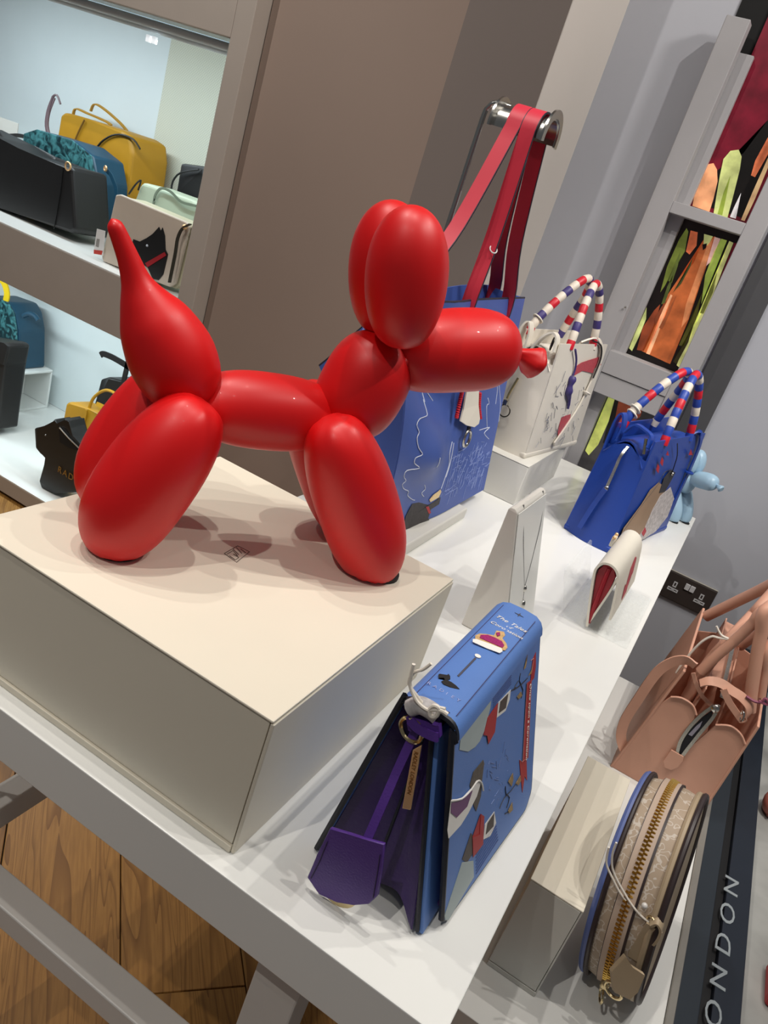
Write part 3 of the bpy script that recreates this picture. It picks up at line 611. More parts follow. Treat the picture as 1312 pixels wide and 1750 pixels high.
part('handle', ribbon(sh([(-2.0429,2.29,-0.2298),(-2.0472,2.29,-0.312),(-2.0516,2.29,-0.3959),(-2.0548,2.29,-0.474)]), 0.02, 0.006, (1, 0, 0)), BLACK, t)
# mustard small bag
t = thing('handbag', 'small mustard bag with round handles on the lower shelf', 'handbag', (-2.1, 2.2, ZL))
pts = ground([(-2.2036,2.17,-0.5658),(-2.188,2.17,-0.5496),(-2.0844,2.17,-0.5401),(-1.9278,2.17,-0.5261),(-1.884,2.17,-0.5497),(-1.8934,2.17,-0.6743),(-2.0986,2.17,-0.7224),(-2.2139,2.17,-0.7057)], ZL)
z0 = pts[0][2] - [(-2.2036,2.17,-0.5658)][0][2]; sh = lambda L: [(p[0], p[1], p[2] + z0) for p in L]
part('body', prism(pts, (0.02, 0.09, 0), 0.01, 3), MUST, t)
part('handle', tube(cr(sh([(-2.1069,2.19,-0.5641),(-2.0905,2.19,-0.4973),(-2.041,2.19,-0.4464),(-1.9825,2.19,-0.4412),(-1.9375,2.19,-0.4693),(-1.9359,2.19,-0.5394)]), 5), 0.006, 8), MUST, t)
part('handle', ribbon(cr(sh([(-2.0338,2.15,-0.493),(-1.9745,2.15,-0.4916),(-1.9135,2.15,-0.5008),(-1.8795,2.15,-0.5213)]), 5), 0.016, 0.004, (0, 0.3, 1)), MUST, t)
part('front_strap', ribbon(cr(sh([(-2.0936,2.165,-0.5434),(-2.0956,2.165,-0.5923),(-2.1153,2.165,-0.6618),(-2.1197,2.165,-0.701)]), 4), 0.012, 0.004, (1, 0, 0)), MUST, t)
# black terrier-shaped bag
t = thing('novelty_bag', 'black terrier-shaped bag with gold letters on the lower shelf', 'handbag', (-2.0, 1.99, ZL))
pts = snap([(-2.118,1.96,-0.6126),(-2.1077,1.96,-0.6035),(-2.0694,1.96,-0.5847),(-2.0441,1.96,-0.5624),(-2.0288,1.96,-0.5356),(-2.0162,1.96,-0.5549),(-1.9964,1.96,-0.5374),(-1.9837,1.96,-0.5141),(-1.9729,1.96,-0.5251),(-1.9614,1.96,-0.5112),(-1.9559,1.96,-0.5378),(-1.9391,1.96,-0.5641),(-1.8553,1.96,-0.5831),(-1.8185,1.96,-0.6229),(-1.824,1.96,-0.7291),(-1.978,1.96,-0.81),(-2.0435,1.96,-0.8172),(-2.0597,1.96,-0.7959),(-2.0425,1.96,-0.7258),(-2.0428,1.96,-0.693),(-2.073,1.96,-0.6926),(-2.0994,1.96,-0.681)], ZL)
z0 = pts[0][2] - [(-2.118,1.96,-0.6126)][0][2]; sh = lambda L: [(p[0], p[1], p[2] + z0) for p in L]
part('body', prism(pts, (0.0, 0.07, 0), 0.004, 2), BLACK, t)
part('eye', ball(sh([(-2.0599,1.959,-0.6124)])[0], 0.003, 8), SILVER, t)
pz = sh([(-1.9956,1.958,-0.7085),(-1.8541,1.958,-0.7127)])
xd = Vector(pz[1]) - Vector(pz[0]); xd.y = 0
part('lettering', text('RADLEY', Vector(pz[0]) + xd * 0.65, xd, (-0.0, 0, 1), 0.034, 0.001, 0, 1.3), mat('dull_gold_print', (170, 132, 62), 0.4, 0.6, var=0), t, 0)
part('zip', pen(sh([(-1.9954,1.957,-0.5545),(-1.9546,1.957,-0.5704),(-1.9148,1.957,-0.5822),(-1.8848,1.957,-0.5891)]), (0, -1, 0), 0.003, 0.002, 6), SILVER, t)
part('opening', decal(sh([(-2.0051,1.96,-0.5524),(-1.9705,1.96,-0.5509),(-1.8942,1.96,-0.6006),(-1.9411,1.96,-0.6103),(-1.9881,1.96,-0.6084)]), (0, -1, 0), 0.001, 0.0005), mat('inside_black', (12, 11, 12), 0.7), t, 0)

# ------------------------------------------------------------------ main display table
TX0, TX1, TY0, TY1 = -0.645, 0.013, 0.476, 2.283
t = thing('display_table', 'long white display table carrying the red balloon dog', 'table', (-0.3, 1.38, FLO))
part('table_top', box(TX0, TX1, TY0, TY1, -0.064, -0.0005, 0.0012, 2), WHITE, t)
TL = mat('table_leg_white', (214, 211, 206), 0.4, var=0.02)
for (x, y) in ((-0.165, 0.502), (-0.165, 2.2), (-0.643, 0.502), (-0.643, 2.2)):
    part('leg', box(x, x + 0.05, y, y + 0.05, FLO, -0.064, 0.002), TL, t)
part('stretcher', box(-0.592, -0.166, 0.511, 0.55, -0.356, -0.321, 0.002), TL, t)
part('stretcher', box(-0.606, -0.572, 0.553, 2.198, -0.29, -0.25, 0.002), TL, t)

# ------------------------------------------------------------------ lower display table at the right
t = thing('side_table', 'lower white display table beside the main table', 'table', (0.14, 1.3, FLO))
part('table_top', box(0.016, 0.262, 0.763, 1.80, -0.345, -0.3005, 0.0012), WHITE, t)
part('metal_edge', box(0.2625, 0.2735, 0.77, 2.30, -0.345, -0.296, 0.001), mat('brushed_edge', (150, 146, 138), 0.4, 0.4, var=0.05), t)
for (x, y) in ((0.03, 0.85), (0.03, 1.74), (0.2, 0.85), (0.2, 1.74)):
    part('leg', box(x, x + 0.045, y, y + 0.045, FLO, -0.345, 0.002), TL, t)
NAVY = mat('navy_lacquer', (24, 32, 44), 0.4, var=0.05)
t = thing('sign_ledge', 'dark navy ledge with pale city lettering along the right edge', 'ledge', (0.33, 1.5, FLO))
part('inner_board', box(0.2740, 0.306, 0.70, 2.34, -0.34, -0.302, 0.001), mat('slate_lacquer', (36, 44, 52), 0.4), t)
part('groove', box(0.3065, 0.3215, 0.70, 2.34, -0.34, -0.310, 0.001), mat('groove_shade', (8, 9, 12), 0.6), t)  # near-black colour paints in the shade of the groove
part('outer_board', box(0.3220, 0.362, 0.70, 2.34, -0.34, -0.301, 0.001), NAVY, t)
part('base', box(0.2745, 0.3615, 0.72, 2.34, FLO, -0.3405, 0.001), NAVY, t)
part('back_panel', box(0.30, 0.62, 2.20, 2.25, -0.3005, -0.06, 0.002), NAVY, t)
for i_, ch in enumerate('LONDON'):
    part('letter', text(ch, (0.3245 + 0.0010 * i_, 0.935 + 0.0715 * i_, -0.3004), (0, 1, 0), (-1, 0, 0), 0.034, 0.0012, 0.0, 1.0, 'CENTER', 1.9), mat('letter_grey', (150, 158, 162), 0.5, var=0), t, 0)
g = box(0.3625, 1.2, 0.60, 2.19, -0.36, -0.33, 0.002)
m = mat('grey_stone', (160, 160, 156), 0.5, var=0.22, vscale=9)
o = single('stone_ledge', g, m, 'mottled pale grey stone surface beyond the navy ledge', 'ledge')
part('plinth', box(0.37, 1.19, 0.61, 2.18, FLO, -0.3605, 0), PALE, o, 0)
PINKD = mat('dusty_pink_leather', (188, 110, 96), 0.5)
t = thing('coin_purse', 'dusty pink purse edge at the right border of the picture', 'purse', (0.43, 1.55, -0.33))
c = [(0.3913,1.6251,-0.31)][0]
part('body', ball((c[0], c[1], -0.305), 0.025, 16, (0.75, 1.3, 1.0)), PINKD, t)
part('rim', ring((c[0], c[1], -0.305), (1, 0, 0), 0.0255, 0.0025, 20, 6, 1.3), PINKD, t)
t = thing('coin_purse', 'red purse edge low at the right border of the picture', 'purse', (0.4, 1.13, -0.33))
c = [(0.4139,1.1518,-0.32)][0]
part('body', box(c[0] - 0.012, c[0] + 0.03, c[1] - 0.04, c[1] + 0.04, -0.33, -0.28, 0.008), mat('red_purse', (176, 40, 44), 0.5), t)
part('zip', tube([(c[0] + 0.009, c[1] - 0.036, -0.279), (c[0] + 0.009, c[1] + 0.036, -0.279)], 0.002, 6), GOLD, t)

# ------------------------------------------------------------------ cream display box
BX0, BX1, BY0, BY1, BH = -0.613, -0.223, 0.499, 0.906, 0.159
t = thing('display_box', 'big cream card box under the red balloon dog', 'display box', (-0.418, 0.70, 0))
part('core', box(BX0 + 0.003, BX1 - 0.003, BY0 + 0.004, BY1 - 0.003, 0.0, BH - 0.004, 0.001), mat('card_inside', (110, 104, 96), 0.7), t)
part('top_panel', box(BX0, BX1, BY0, BY1, BH - 0.0035, BH - 0.0004, 0.0012), CREAM, t)
part('end_panel', box(BX1 - 0.0028, BX1 + 0.0012, BY0 + 0.001, BY1, 0.0, BH - 0.0045, 0.001), CREAM, t)
part('end_panel', box(BX0, BX0 + 0.003, BY0 + 0.001, BY1, 0.0, BH - 0.0045, 0.001), CREAM, t)
part('front_panel', box(BX0 + 0.003, BX1 - 0.004, BY0 + 0.002, BY0 + 0.0045, 0.0085, BH - 0.005, 0.0006), CREAM, t)
part('base_lip', box(BX0 + 0.001, BX1 - 0.003, BY0 - 0.001, BY0 + 0.004, 0.0, 0.0078, 0.0008), CREAM, t)
part('back_panel', box(BX0 + 0.003, BX1 - 0.004, BY1 - 0.003, BY1, 0.0, BH - 0.0045, 0.0006), CREAM, t)
UP = (0, 0, 1)
SK = mat('sketch_ink', (120, 108, 98), 0.7, var=0)
em_ = [[(-0.4285,0.6865,0.159),(-0.4312,0.715,0.159),(-0.4149,0.7165,0.159),(-0.4082,0.6834,0.159),(-0.4285,0.6865,0.159)], [(-0.4258,0.6885,0.159),(-0.4272,0.7011,0.159),(-0.4166,0.6963,0.159)], [(-0.4298,0.7043,0.159),(-0.4175,0.6997,0.159)], [(-0.4293,0.7103,0.159),(-0.4173,0.705,0.159)], [(-0.4249,0.7125,0.159),(-0.4155,0.7105,0.159)], [(-0.4218,0.6877,0.159),(-0.4122,0.6864,0.159),(-0.4133,0.6943,0.159),(-0.4217,0.6952,0.159)]]
part('emblem', join(*[pen(p, UP, 0.0004, 0.0002, 4, 1) for p in em_]), SK, t, 0)

# ------------------------------------------------------------------ balloon dogs
def balloon(ax, R, p=2.4, skew=0.5, n=30, r0=0.12, wr=0.05, seg=36):
    """swollen balloon segment along the curve ax; R max radius; skew = position of the widest point"""
    P = cr(ax, max(2, (2 * n) // (len(ax) - 1))); N = len(P)
    # arc-length resample with denser ends
    L = [0.0]
    for i in range(1, N): L.append(L[-1] + (P[i] - P[i - 1]).length)
    pts = []; rad = []
    for k in range(n + 1):
        u = 0.5 - 0.5 * math.cos(math.pi * k / n); s = u * L[-1]; j = 0
        while j < N - 2 and L[j + 1] < s: j += 1
        f = (s - L[j]) / max(1e-9, L[j + 1] - L[j]); pts.append(P[j].lerp(P[j + 1], f))
        e = (skew - u) / skew if u < skew else (u - skew) / (1 - skew)
        rad.append(R * max(0.0, 1 - e ** p) ** (1.0 / p) + (R * r0 * (1 - u) ** 6 if r0 else 0) + 1e-5)
    def mod(x, th):
        u = 0.5 - 0.5 * math.cos(math.pi * x); w_ = max(0, 1 - u / 0.12) + max(0, 1 - (1 - u) / 0.12) * 0.0
        return 1 + wr * w_ * math.sin(7 * th)
    return tube(pts, rad, seg, False, mod)
K = 0.00062
def dog(name, label, cat, loc, rotz, scale, m, pad):
    t = thing(name, label, cat, loc, rotz, scale=scale)
    L = lambda nm, g, mm=m: part(nm, g, mm, t, 60, True)
    rl = [[(0.0484,-0,0.1771),(0.0236,-0,0.1243),(-0.0024,-0,0.0599),(-0.022,-0,-0.0082)][i] for i in range(4)]
    fl = [[(0.1806,-0,0.1827),(0.2158,-0,0.1305),(0.2639,-0,0.0568),(0.3042,-0,-0.0094)][i] for i in range(4)]
    fl_ = lambda g: ([(v[0], v[1], max(v[2], 0.0022)) for v in g[0]],) + tuple(g[1:])
    L('leg', fl_(balloon(rl, 80 * K, 2.3, 0.56)))
    L('leg', fl_(balloon([(p[0] - 0.004, p[1] + 0.098, p[2] + 0.004) for p in rl], 78 * K, 2.3, 0.56)))
    L('leg', fl_(balloon(fl, 78 * K, 2.4, 0.54)))
    L('leg', fl_(balloon([(p[0] - 0.002, p[1] + 0.098, p[2] + 0.004) for p in fl], 76 * K, 2.4, 0.54)))
    # rump that runs out into the tail
    ax = cr([(0.0503,0.049,0.1503),(0.0389,0.049,0.1696),(0.0169,0.049,0.2009),(-0.0067,0.049,0.233),(-0.0217,0.049,0.2534),(-0.0326,0.049,0.2712),(-0.0421,0.049,0.2887),(-0.0523,0.049,0.3054),(-0.0601,0.049,0.3174),(-0.0634,0.049,0.3219)], 4)
    rr = [12, 62, 79, 66, 44, 26, 19, 15.5, 12.5, 2]; Pn = len(ax); rad = []
    for i in range(Pn):
        f = i / (Pn - 1) * (len(rr) - 1); j = min(int(f), len(rr) - 2); f -= j
        a_, b_, c_, d_ = rr[max(j - 1, 0)], rr[j], rr[j + 1], rr[min(j + 2, len(rr) - 1)]
        v = 0.5 * (2 * b_ + (c_ - a_) * f + (2 * a_ - 5 * b_ + 4 * c_ - d_) * f * f + (3 * b_ - a_ - 3 * c_ + d_) * f ** 3)
        rad.append(max(1.0, v) * 0.00057)
    L('rump_and_tail', tube(ax, rad, 36))
    L('torso', balloon([(0.0442,0.049,0.1559),(0.0902,0.049,0.1611),(0.1565,0.049,0.1655),(0.2133,0.049,0.1714)], 67 * 0.00064, 2.45, 0.5, wr=0.12))
    L('neck', balloon([(0.2139,0.049,0.1597),(0.2278,0.049,0.2102),(0.2405,0.049,0.2748)], 76 * 0.00065, 2.5, 0.47))
    L('muzzle', balloon([(0.2526,0.049,0.2477),(0.2999,0.049,0.2688),(0.3577,0.049,0.2839),(0.4032,0.049,0.2906)], 72 * 0.00067, 2.7, 0.58))
    L('ear', balloon([(0.2385,0.008,0.2757),(0.2276,0.008,0.3194),(0.215,0.008,0.3711),(0.2049,0.008,0.4147)], 74 * 0.00058, 2.1, 0.52, wr=0.03))
    L('ear', balloon([(p[0] + 0.001, p[1] + 0.056, p[2] - 0.003) for p in [(0.2385,0.008,0.2757),(0.2276,0.008,0.3194),(0.215,0.008,0.3711),(0.2049,0.008,0.4147)]], 74 * 0.00058, 2.1, 0.52, wr=0.03))
    kx = cr([(0.3939,0.049,0.2886),(0.4043,0.049,0.2901),(0.4141,0.049,0.2892),(0.4235,0.049,0.2875),(0.4314,0.049,0.2854),(0.4383,0.049,0.2838),(0.4433,0.049,0.2825)], 4)
    kr = [11, 8.5, 13, 20, 26, 28, 21]; N = len(kx); rad = []
    for i in range(N):
        f = i / (N - 1) * 6; j = min(int(f), 5); rad.append((kr[j] + (kr[j + 1] - kr[j]) * (f - j)) * 0.00068)
    L('knot', tube(kx, rad, 18, False, lambda x, th: 1 + 0.12 * math.sin(4 * th + 6 * x) * (1 - 0.5 * x)))
    for (q, nv, R0) in (([(0.0553,0.049,0.1567)][0], (1, 0, 0.05), 0.024), ([(0.2019,0.049,0.1708)][0], (1, 0, 0.1), 0.022), ([(0.254,0.049,0.2522)][0], (1, 0, 0.2), 0.024)):
        nv = Vector(nv).normalized(); a_ = Vector((0, 1, 0)); b_ = nv.cross(a_)
        L('twist', tube([Vector(q) + (a_ * math.cos(th) + b_ * math.sin(th)) * (R0 * (1 + 0.10 * math.sin(5 * th) + 0.05 * math.sin(11 * th))) + nv * 0.006 * math.sin(3 * th) for th in [2 * math.pi * i / 60 for i in range(60)]], [0.0062 + 0.0022 * math.sin(i * 0.9) for i in range(60)], 8, True))
    for q in (rl[3], fl[3]):
        for dy in (0.0, 0.098):
            L('foot_pad', disc((q[0] + (0.012 if q is rl[3] else -0.005), q[1] + dy, 0.0002), (0, 0, 1), 0.026, 0.0045), pad)
    return t
PAD = mat('black_rubber', (18, 17, 17), 0.7)
dog('balloon_dog', 'large satin red balloon dog figure on the cream box', 'figurine', (-0.4910, 0.5970, 0.159), math.radians(48.86), 1.0, RED, PAD)
dog('balloon_dog', 'small pale blue balloon dog figure behind the royal blue bag', 'figurine', (-0.150, 2.235, 0.0), math.radians(-34), 0.47,
    mat('pale_blue_satin', (160, 192, 214), 0.35, var=0.03), PAD)

# ------------------------------------------------------------------ book-shaped bag
BKB = mat('cornflower_leather', (86, 124, 190), 0.5, var=0.04, bump=0.1, bscale=900)
EDGE = mat('ink_edge', (22, 24, 34), 0.5)
PURP = mat('purple_leather', (78, 44, 128), 0.42, var=0.08, bump=0.15, bscale=500)
DPURP = mat('deep_purple_lining', (54, 32, 90), 0.5, var=0.1, bump=0.2, bscale=200)
CN = Vector((0.943, 0.0, 0.333))
t = thing('book_bag', 'cornflower blue book-shaped bag with a printed cover at the table edge', 'handbag', (-0.09, 0.68, 0)); t.location.z += 0.0012
y0, y1 = 0.560, 0.812
prof = [(-0.143, 0.190), (-0.1405, 0.199), (-0.136, 0.2045), (-0.129, 0.2075), (-0.112, 0.2085), (-0.097, 0.2075), (-0.091, 0.204), (-0.0875, 0.199), (-0.085, 0.192)]
part('spine', ribbon([(x, (y0 + y1) / 2, z) for x, z in prof], y1 - y0, 0.0045, (0, 1, 0)), BKB, t)
part('back_cover', hexa([(-0.168, y0, 0.002), (-0.1635, y0, 0.002), (-0.1635, y1, 0.002), (-0.168, y1, 0.002), (-0.1445, y0, 0.19), (-0.140, y0, 0.19), (-0.140, y1, 0.19), (-0.1445, y1, 0.19)], 0.0015), BKB, t)
cNT, cFT, cNB, cFB = (Vector(q) for q in ((-0.0890, 0.5570, 0.2040), (-0.0900, 0.8150, 0.2040), (-0.0302, 0.5690, 0.0040), (-0.0143, 0.7939, 0.0040)))
def cv(u, v, d=0.0):
    return cNT.lerp(cFT, u).lerp(cNB.lerp(cFB, u), v) + CN * d
def cvr(u, v):          # rounded lower corners
    e = max(0.0, (u - 0.90) / 0.10) ** 2 * 0.075 + max(0.0, (0.05 - u) / 0.05) ** 2 * 0.03
    return cv(u, v * (1 - e), -0.0022)
part('front_cover', sheet(lambda u, v: cvr(u, v), 40, 12, 0.0044), BKB, t)
cov = [tuple(cvr(0, i / 8)) for i in range(9)]
def edge(pts, r=0.0026, sm=2): return tube(cr(pts, sm), r, 6)
off = lambda L, d: [Vector(p) + CN * d for p in L]
part('edge_binding', edge([(-0.1665, y0 - 0.0005, 0.002), (-0.1425, y0 - 0.0005, 0.192)] + [(x, y0 - 0.0005, z) for x, z in prof[1:]] + [(p[0], p[1] - 0.0005, p[2]) for p in cov], 0.0030), EDGE, t)
part('edge_binding', edge([cvr(i / 40, 1) for i in range(41)] + [cvr(1, 1 - i / 8) for i in range(1, 9)], 0.0024), EDGE, t)
# soft gusset, folded inwards
def gus(u, v, yy, s):
    zb = 0.004 + 0.196 * v
    xb = -0.163 + (0.163 - 0.139) * v; xf = -0.052 + (-0.1065 + 0.052) * v
    fold = (1 - abs(2 * u - 1)) * (0.45 + 0.55 * v)
    wob = 0.004 * math.sin(9 * u + 3 * v) * (1 - v)
    return (xb + (xf - xb) * u, yy + s * (0.042 * fold * (1 - 0.15 * v) + wob - 0.024 * u * (1 - v) ** 2), zb + (0.012 * math.sin(2 * math.pi * u) ** 2 * (1 - v) ** 4))
part('gusset', sheet(lambda u, v: gus(u, v, 0.566, 1), 20, 14, 0.0016), DPURP, t)
part('gusset', sheet(lambda u, v: gus(u, v, 0.806, -1), 20, 14, 0.0016), DPURP, t)
part('gusset_piping', tube([gus(0.5, v / 10, 0.5655, 1) for v in range(11)], 0.0022, 6), EDGE, t)
part('bottom', sheet(lambda u, v: (-0.16 + 0.125 * u, 0.58 + 0.21 * v, 0.006 + 0.02 * math.sin(math.pi * u)), 8, 4, 0.0015), DPURP, t)
part('inner_panel', hexa([(-0.0465, y0 - 0.012, 0.001), (-0.0415, y0 - 0.012, 0.001), (-0.0385, y1, 0.001), (-0.0435, y1, 0.001), (-0.1045, y0 + 0.002, 0.185), (-0.0995, y0 + 0.002, 0.185), (-0.0995, y1, 0.185), (-0.1045, y1, 0.185)], 0.0012), BKB, t)
part('panel_binding', edge([(-0.0475, y0 - 0.013, 0.003), (-0.1065, y0 + 0.001, 0.185)], 0.0024), EDGE, t)
# strap, ring, bar charm, leather tag, cord
part('strap', ribbon(cr([(-0.1197,0.555,0.1959)] + [(-0.1189,0.552,0.1787)] + [(-0.1186,0.545,0.1518)] + [(-0.1167,0.532,0.1204)] + [(-0.1149,0.519,0.086)], 5), 0.008, 0.002, (1, 0, 0.3)), PURP, t)
part('strap_wrap', tube(cr([(-0.1302,0.552,0.2034),(-0.1237,0.552,0.2108),(-0.1139,0.552,0.2122),(-0.1055,0.552,0.2108)], 4), [0.0078] * 13, 12), mat('grey_snake_leather', (176, 172, 172), 0.5, var=0.25, vscale=160), t)
part('strap_knot', ribbon(cr([(-0.1269,0.551,0.1908),(-0.1195,0.551,0.1945),(-0.1097,0.551,0.1959),(-0.099,0.551,0.2006)], 4), [0.012 + 0.002 * math.sin(i) for i in range(13)], 0.006, (0.15, 0, 1)), PURP, t)
part('strap_knot', ribbon(cr([(-0.1253,0.547,0.1968),(-0.1156,0.547,0.1937),(-0.104,0.547,0.1946),(-0.0978,0.547,0.1963)], 4), 0.008, 0.004, (0.3, 0.2, 1)), PURP, t)
part('ring', ring([(-0.1219,0.55,0.1864)][0], (0.2, 1, 0.1), 0.0112, 0.0021, 28, 8), PGOLD, t)
bar = [(-0.1129,0.546,0.1736),(-0.1076,0.546,0.1825),(-0.095,0.546,0.118),(-0.1022,0.546,0.1147)]
part('bar_charm', prism(bar, (0, -0.0022, 0), 0.0005), GOLD, t)
bx = (Vector(bar[2]) + Vector(bar[3]) - Vector(bar[0]) - Vector(bar[1])); bc = sum((Vector(p) for p in bar), Vector()) / 4
part('bar_text', text('RADLEY LONDON', bc + Vector((0, -0.0026, 0)) - bx * 0.05, bx, Vector((0, -1, 0)).cross(bx), 0.0052, 0.0003), mat('engraved_gold', (160, 118, 66), 0.4, 0.8, var=0), t, 0)
tagp = [(-0.1487,0.516,0.0747),(-0.132,0.516,0.0806),(-0.1169,0.516,0.0862),(-0.0988,0.516,0.0943),(-0.0925,0.516,0.0662),(-0.0872,0.516,0.0409),(-0.0915,0.516,0.0268),(-0.1035,0.516,0.0148),(-0.1187,0.516,0.0055),(-0.1366,0.516,0.0009),(-0.1525,0.516,0.0097),(-0.1512,0.516,0.04)]
tagp = [(p[0], p[1], max(p[2] + 0.002, 0.0015)) for p in tagp]
tg = part('leather_tag', prism(tagp, (0, 0.0035, 0), 0.001), PURP, t)
for q in ([(-0.1464,0.516,0.0622),(-0.1468,0.516,0.0362),(-0.1488,0.516,0.0143)], [(-0.0989,0.516,0.0844),(-0.0948,0.516,0.0643),(-0.0902,0.516,0.039)]):
    part('tag_stitching', pen([Vector(p) + Vector((0, -0.0004, 0)) for p in q], (0, -1, 0), 0.0005, 0.0001, 4, 1), mat('dark_purple_thread', (40, 22, 66), 0.6), tg, 0)
cc = Vector([(-0.1219,0.5205,0.0145)][0]); cc.z = max(cc.z, 0.0)
part('gold_disc', disc((cc.x, 0.5215, max(cc.z, 0.0196)), (0, -1, 0), 0.0195, 0.0018), PGOLD, t)
STR = mat('white_cord', (228, 220, 208), 0.6)
part('tie_cord', tube(cr([(-0.1394,0.545,0.2475),(-0.1379,0.545,0.2357),(-0.1353,0.545,0.227),(-0.1265,0.545,0.2185),(-0.1176,0.545,0.2156),(-0.1101,0.545,0.2168)], 5), 0.0016, 8), STR, t)
part('tie_cord', tube(cr([(-0.1267,0.548,0.2545),(-0.1312,0.548,0.2457),(-0.1375,0.548,0.2382),(-0.1379,0.548,0.2269),(-0.1274,0.548,0.22),(-0.1164,0.548,0.2147)], 5), 0.0014, 8), STR, t)
part('cord_knot', tube(cr([(-0.1127,0.543,0.2187),(-0.1102,0.543,0.224),(-0.1058,0.543,0.2239),(-0.1053,0.543,0.2168),(-0.1092,0.543,0.2136),(-0.1119,0.543,0.218),(-0.1072,0.543,0.2217),(-0.1024,0.543,0.2237),(-0.0973,0.543,0.2233)], 5), 0.0019, 8), STR, t)
part('cord_knot', tube(cr([(-0.1093,0.544,0.2216),(-0.1048,0.544,0.2246),(-0.1009,0.544,0.2259)], 4), 0.0016, 8), STR, t)
# spine print
STITCH = mat('plum_stitch', (60, 50, 90), 0.6)
ZS = 0.2105
part('spine_stitching', join(*[pen(p, UP, 0.0004, 0.0002, 4, 1) for p in (
    [(-0.134, y0 + 0.008, 0.2078), (-0.134, y1 - 0.01, 0.2078)], [(-0.0945, y0 + 0.008, 0.2092), (-0.0945, y1 - 0.012, 0.2092)],
    [(-0.132, y0 + 0.005, 0.2092), (-0.1, y0 + 0.005, 0.2105)])]), STITCH, t, 0)
def sp(nm, pts, m, lv=0): part('print_' + nm, decal([(p[0], p[1], ZS) for p in pts], UP, 0.0005, 0.0001 + 0.0006 * lv), m, t, 0)
GPR = mat('gold_print', (196, 160, 110), 0.5, var=0.2, vscale=400); MAG = mat('magenta_print', (150, 24, 96), 0.5, var=0.3, vscale=500)
WPR = mat('white_print', (232, 228, 222), 0.6, var=0)
def star(c, r1, r2):
    return [(c[0] + (r1 if i % 2 == 0 else r2) * math.cos(i * math.pi / 4), c[1] + (r1 if i % 2 == 0 else r2) * math.sin(i * math.pi / 4), c[2]) for i in range(8)]
sp('star', star([(-0.1123,0.7925,0.2105)][0], 0.0055, 0.0015), mat('slate_print', (70, 70, 84), 0.5, var=0))
for s_, c_, z_ in (('The Tales', [(-0.1129,0.7657,0.2105)][0], 0.0092), ('of', [(-0.1122,0.7559,0.2105)][0], 0.0075), ('Coronation', [(-0.112,0.7475,0.2105)][0], 0.0080)):
    part('print_title', text(s_, c_, (1, 0, 0), (0, 1, 0), z_, 0.0004, 0.35), WPR, t, 0)
sp('crown_gold', [(-0.1291,0.6979,0.2105),(-0.1316,0.7043,0.2105),(-0.1298,0.7116,0.2105),(-0.1241,0.7177,0.2105),(-0.1174,0.7232,0.2105),(-0.119,0.7347,0.2105),(-0.1122,0.7404,0.2105),(-0.1088,0.7348,0.2105),(-0.109,0.7261,0.2105),(-0.1023,0.7204,0.2105),(-0.0987,0.714,0.2105),(-0.0986,0.7063,0.2105),(-0.1021,0.7033,0.2105)], GPR)
sp('crown_velvet', [(-0.1264,0.7031,0.2105),(-0.1277,0.7096,0.2105),(-0.1224,0.7167,0.2105),(-0.1145,0.7189,0.2105),(-0.1071,0.7189,0.2105),(-0.1025,0.7137,0.2105),(-0.1023,0.7077,0.2105)], MAG, 1)
sp('crown_ermine', [(-0.1304,0.693,0.2105),(-0.1278,0.6964,0.2105),(-0.1145,0.7013,0.2105),(-0.1025,0.7044,0.2105),(-0.0997,0.7003,0.2105),(-0.1007,0.6943,0.2105),(-0.1135,0.6901,0.2105),(-0.1283,0.6878,0.2105)], WPR, 2)
sp('crown_jewels', [(-0.1173,0.7284,0.2105),(-0.115,0.7332,0.2105),(-0.1125,0.7282,0.2105),(-0.1139,0.7229,0.2105)], MAG, 2)
sp('mace_shaft', [(-0.1172,0.6214,0.2105),(-0.1152,0.6211,0.2105),(-0.1145,0.6649,0.2105),(-0.1166,0.6652,0.2105)], mat('slate_print', (70, 70, 84), 0.5, var=0))
sp('mace_head', [(c_[0] + 0.0032 * math.cos(a_), c_[1] + 0.0032 * math.sin(a_), 0) for c_ in [[(-0.1152,0.6698,0.2105)][0]] for a_ in [i * math.pi / 6 for i in range(12)]], WPR, 1)
sp('terrier', [(-0.1306,0.6074,0.2105),(-0.1302,0.6092,0.2105),(-0.1243,0.6139,0.2105),(-0.1243,0.6166,0.2105),(-0.1216,0.6146,0.2105),(-0.1197,0.6104,0.2105),(-0.121,0.6063,0.2105),(-0.1171,0.6072,0.2105),(-0.1118,0.606,0.2105),(-0.1073,0.6039,0.2105),(-0.1108,0.6009,0.2105),(-0.1147,0.5988,0.2105),(-0.1208,0.5977,0.2105),(-0.1242,0.5999,0.2105),(-0.1229,0.6052,0.2105),(-0.1248,0.6068,0.2105),(-0.1283,0.6024,0.2105)], BLACK)
part('print_name', text('RADLEY', [(-0.1164,0.588,0.2105)][0], (1, 0.0, 0), (0, 1, 0), 0.0062, 0.0004, 0, 1.7), mat('pale_lilac_print', (150, 160, 205), 0.5, var=0), t, 0)
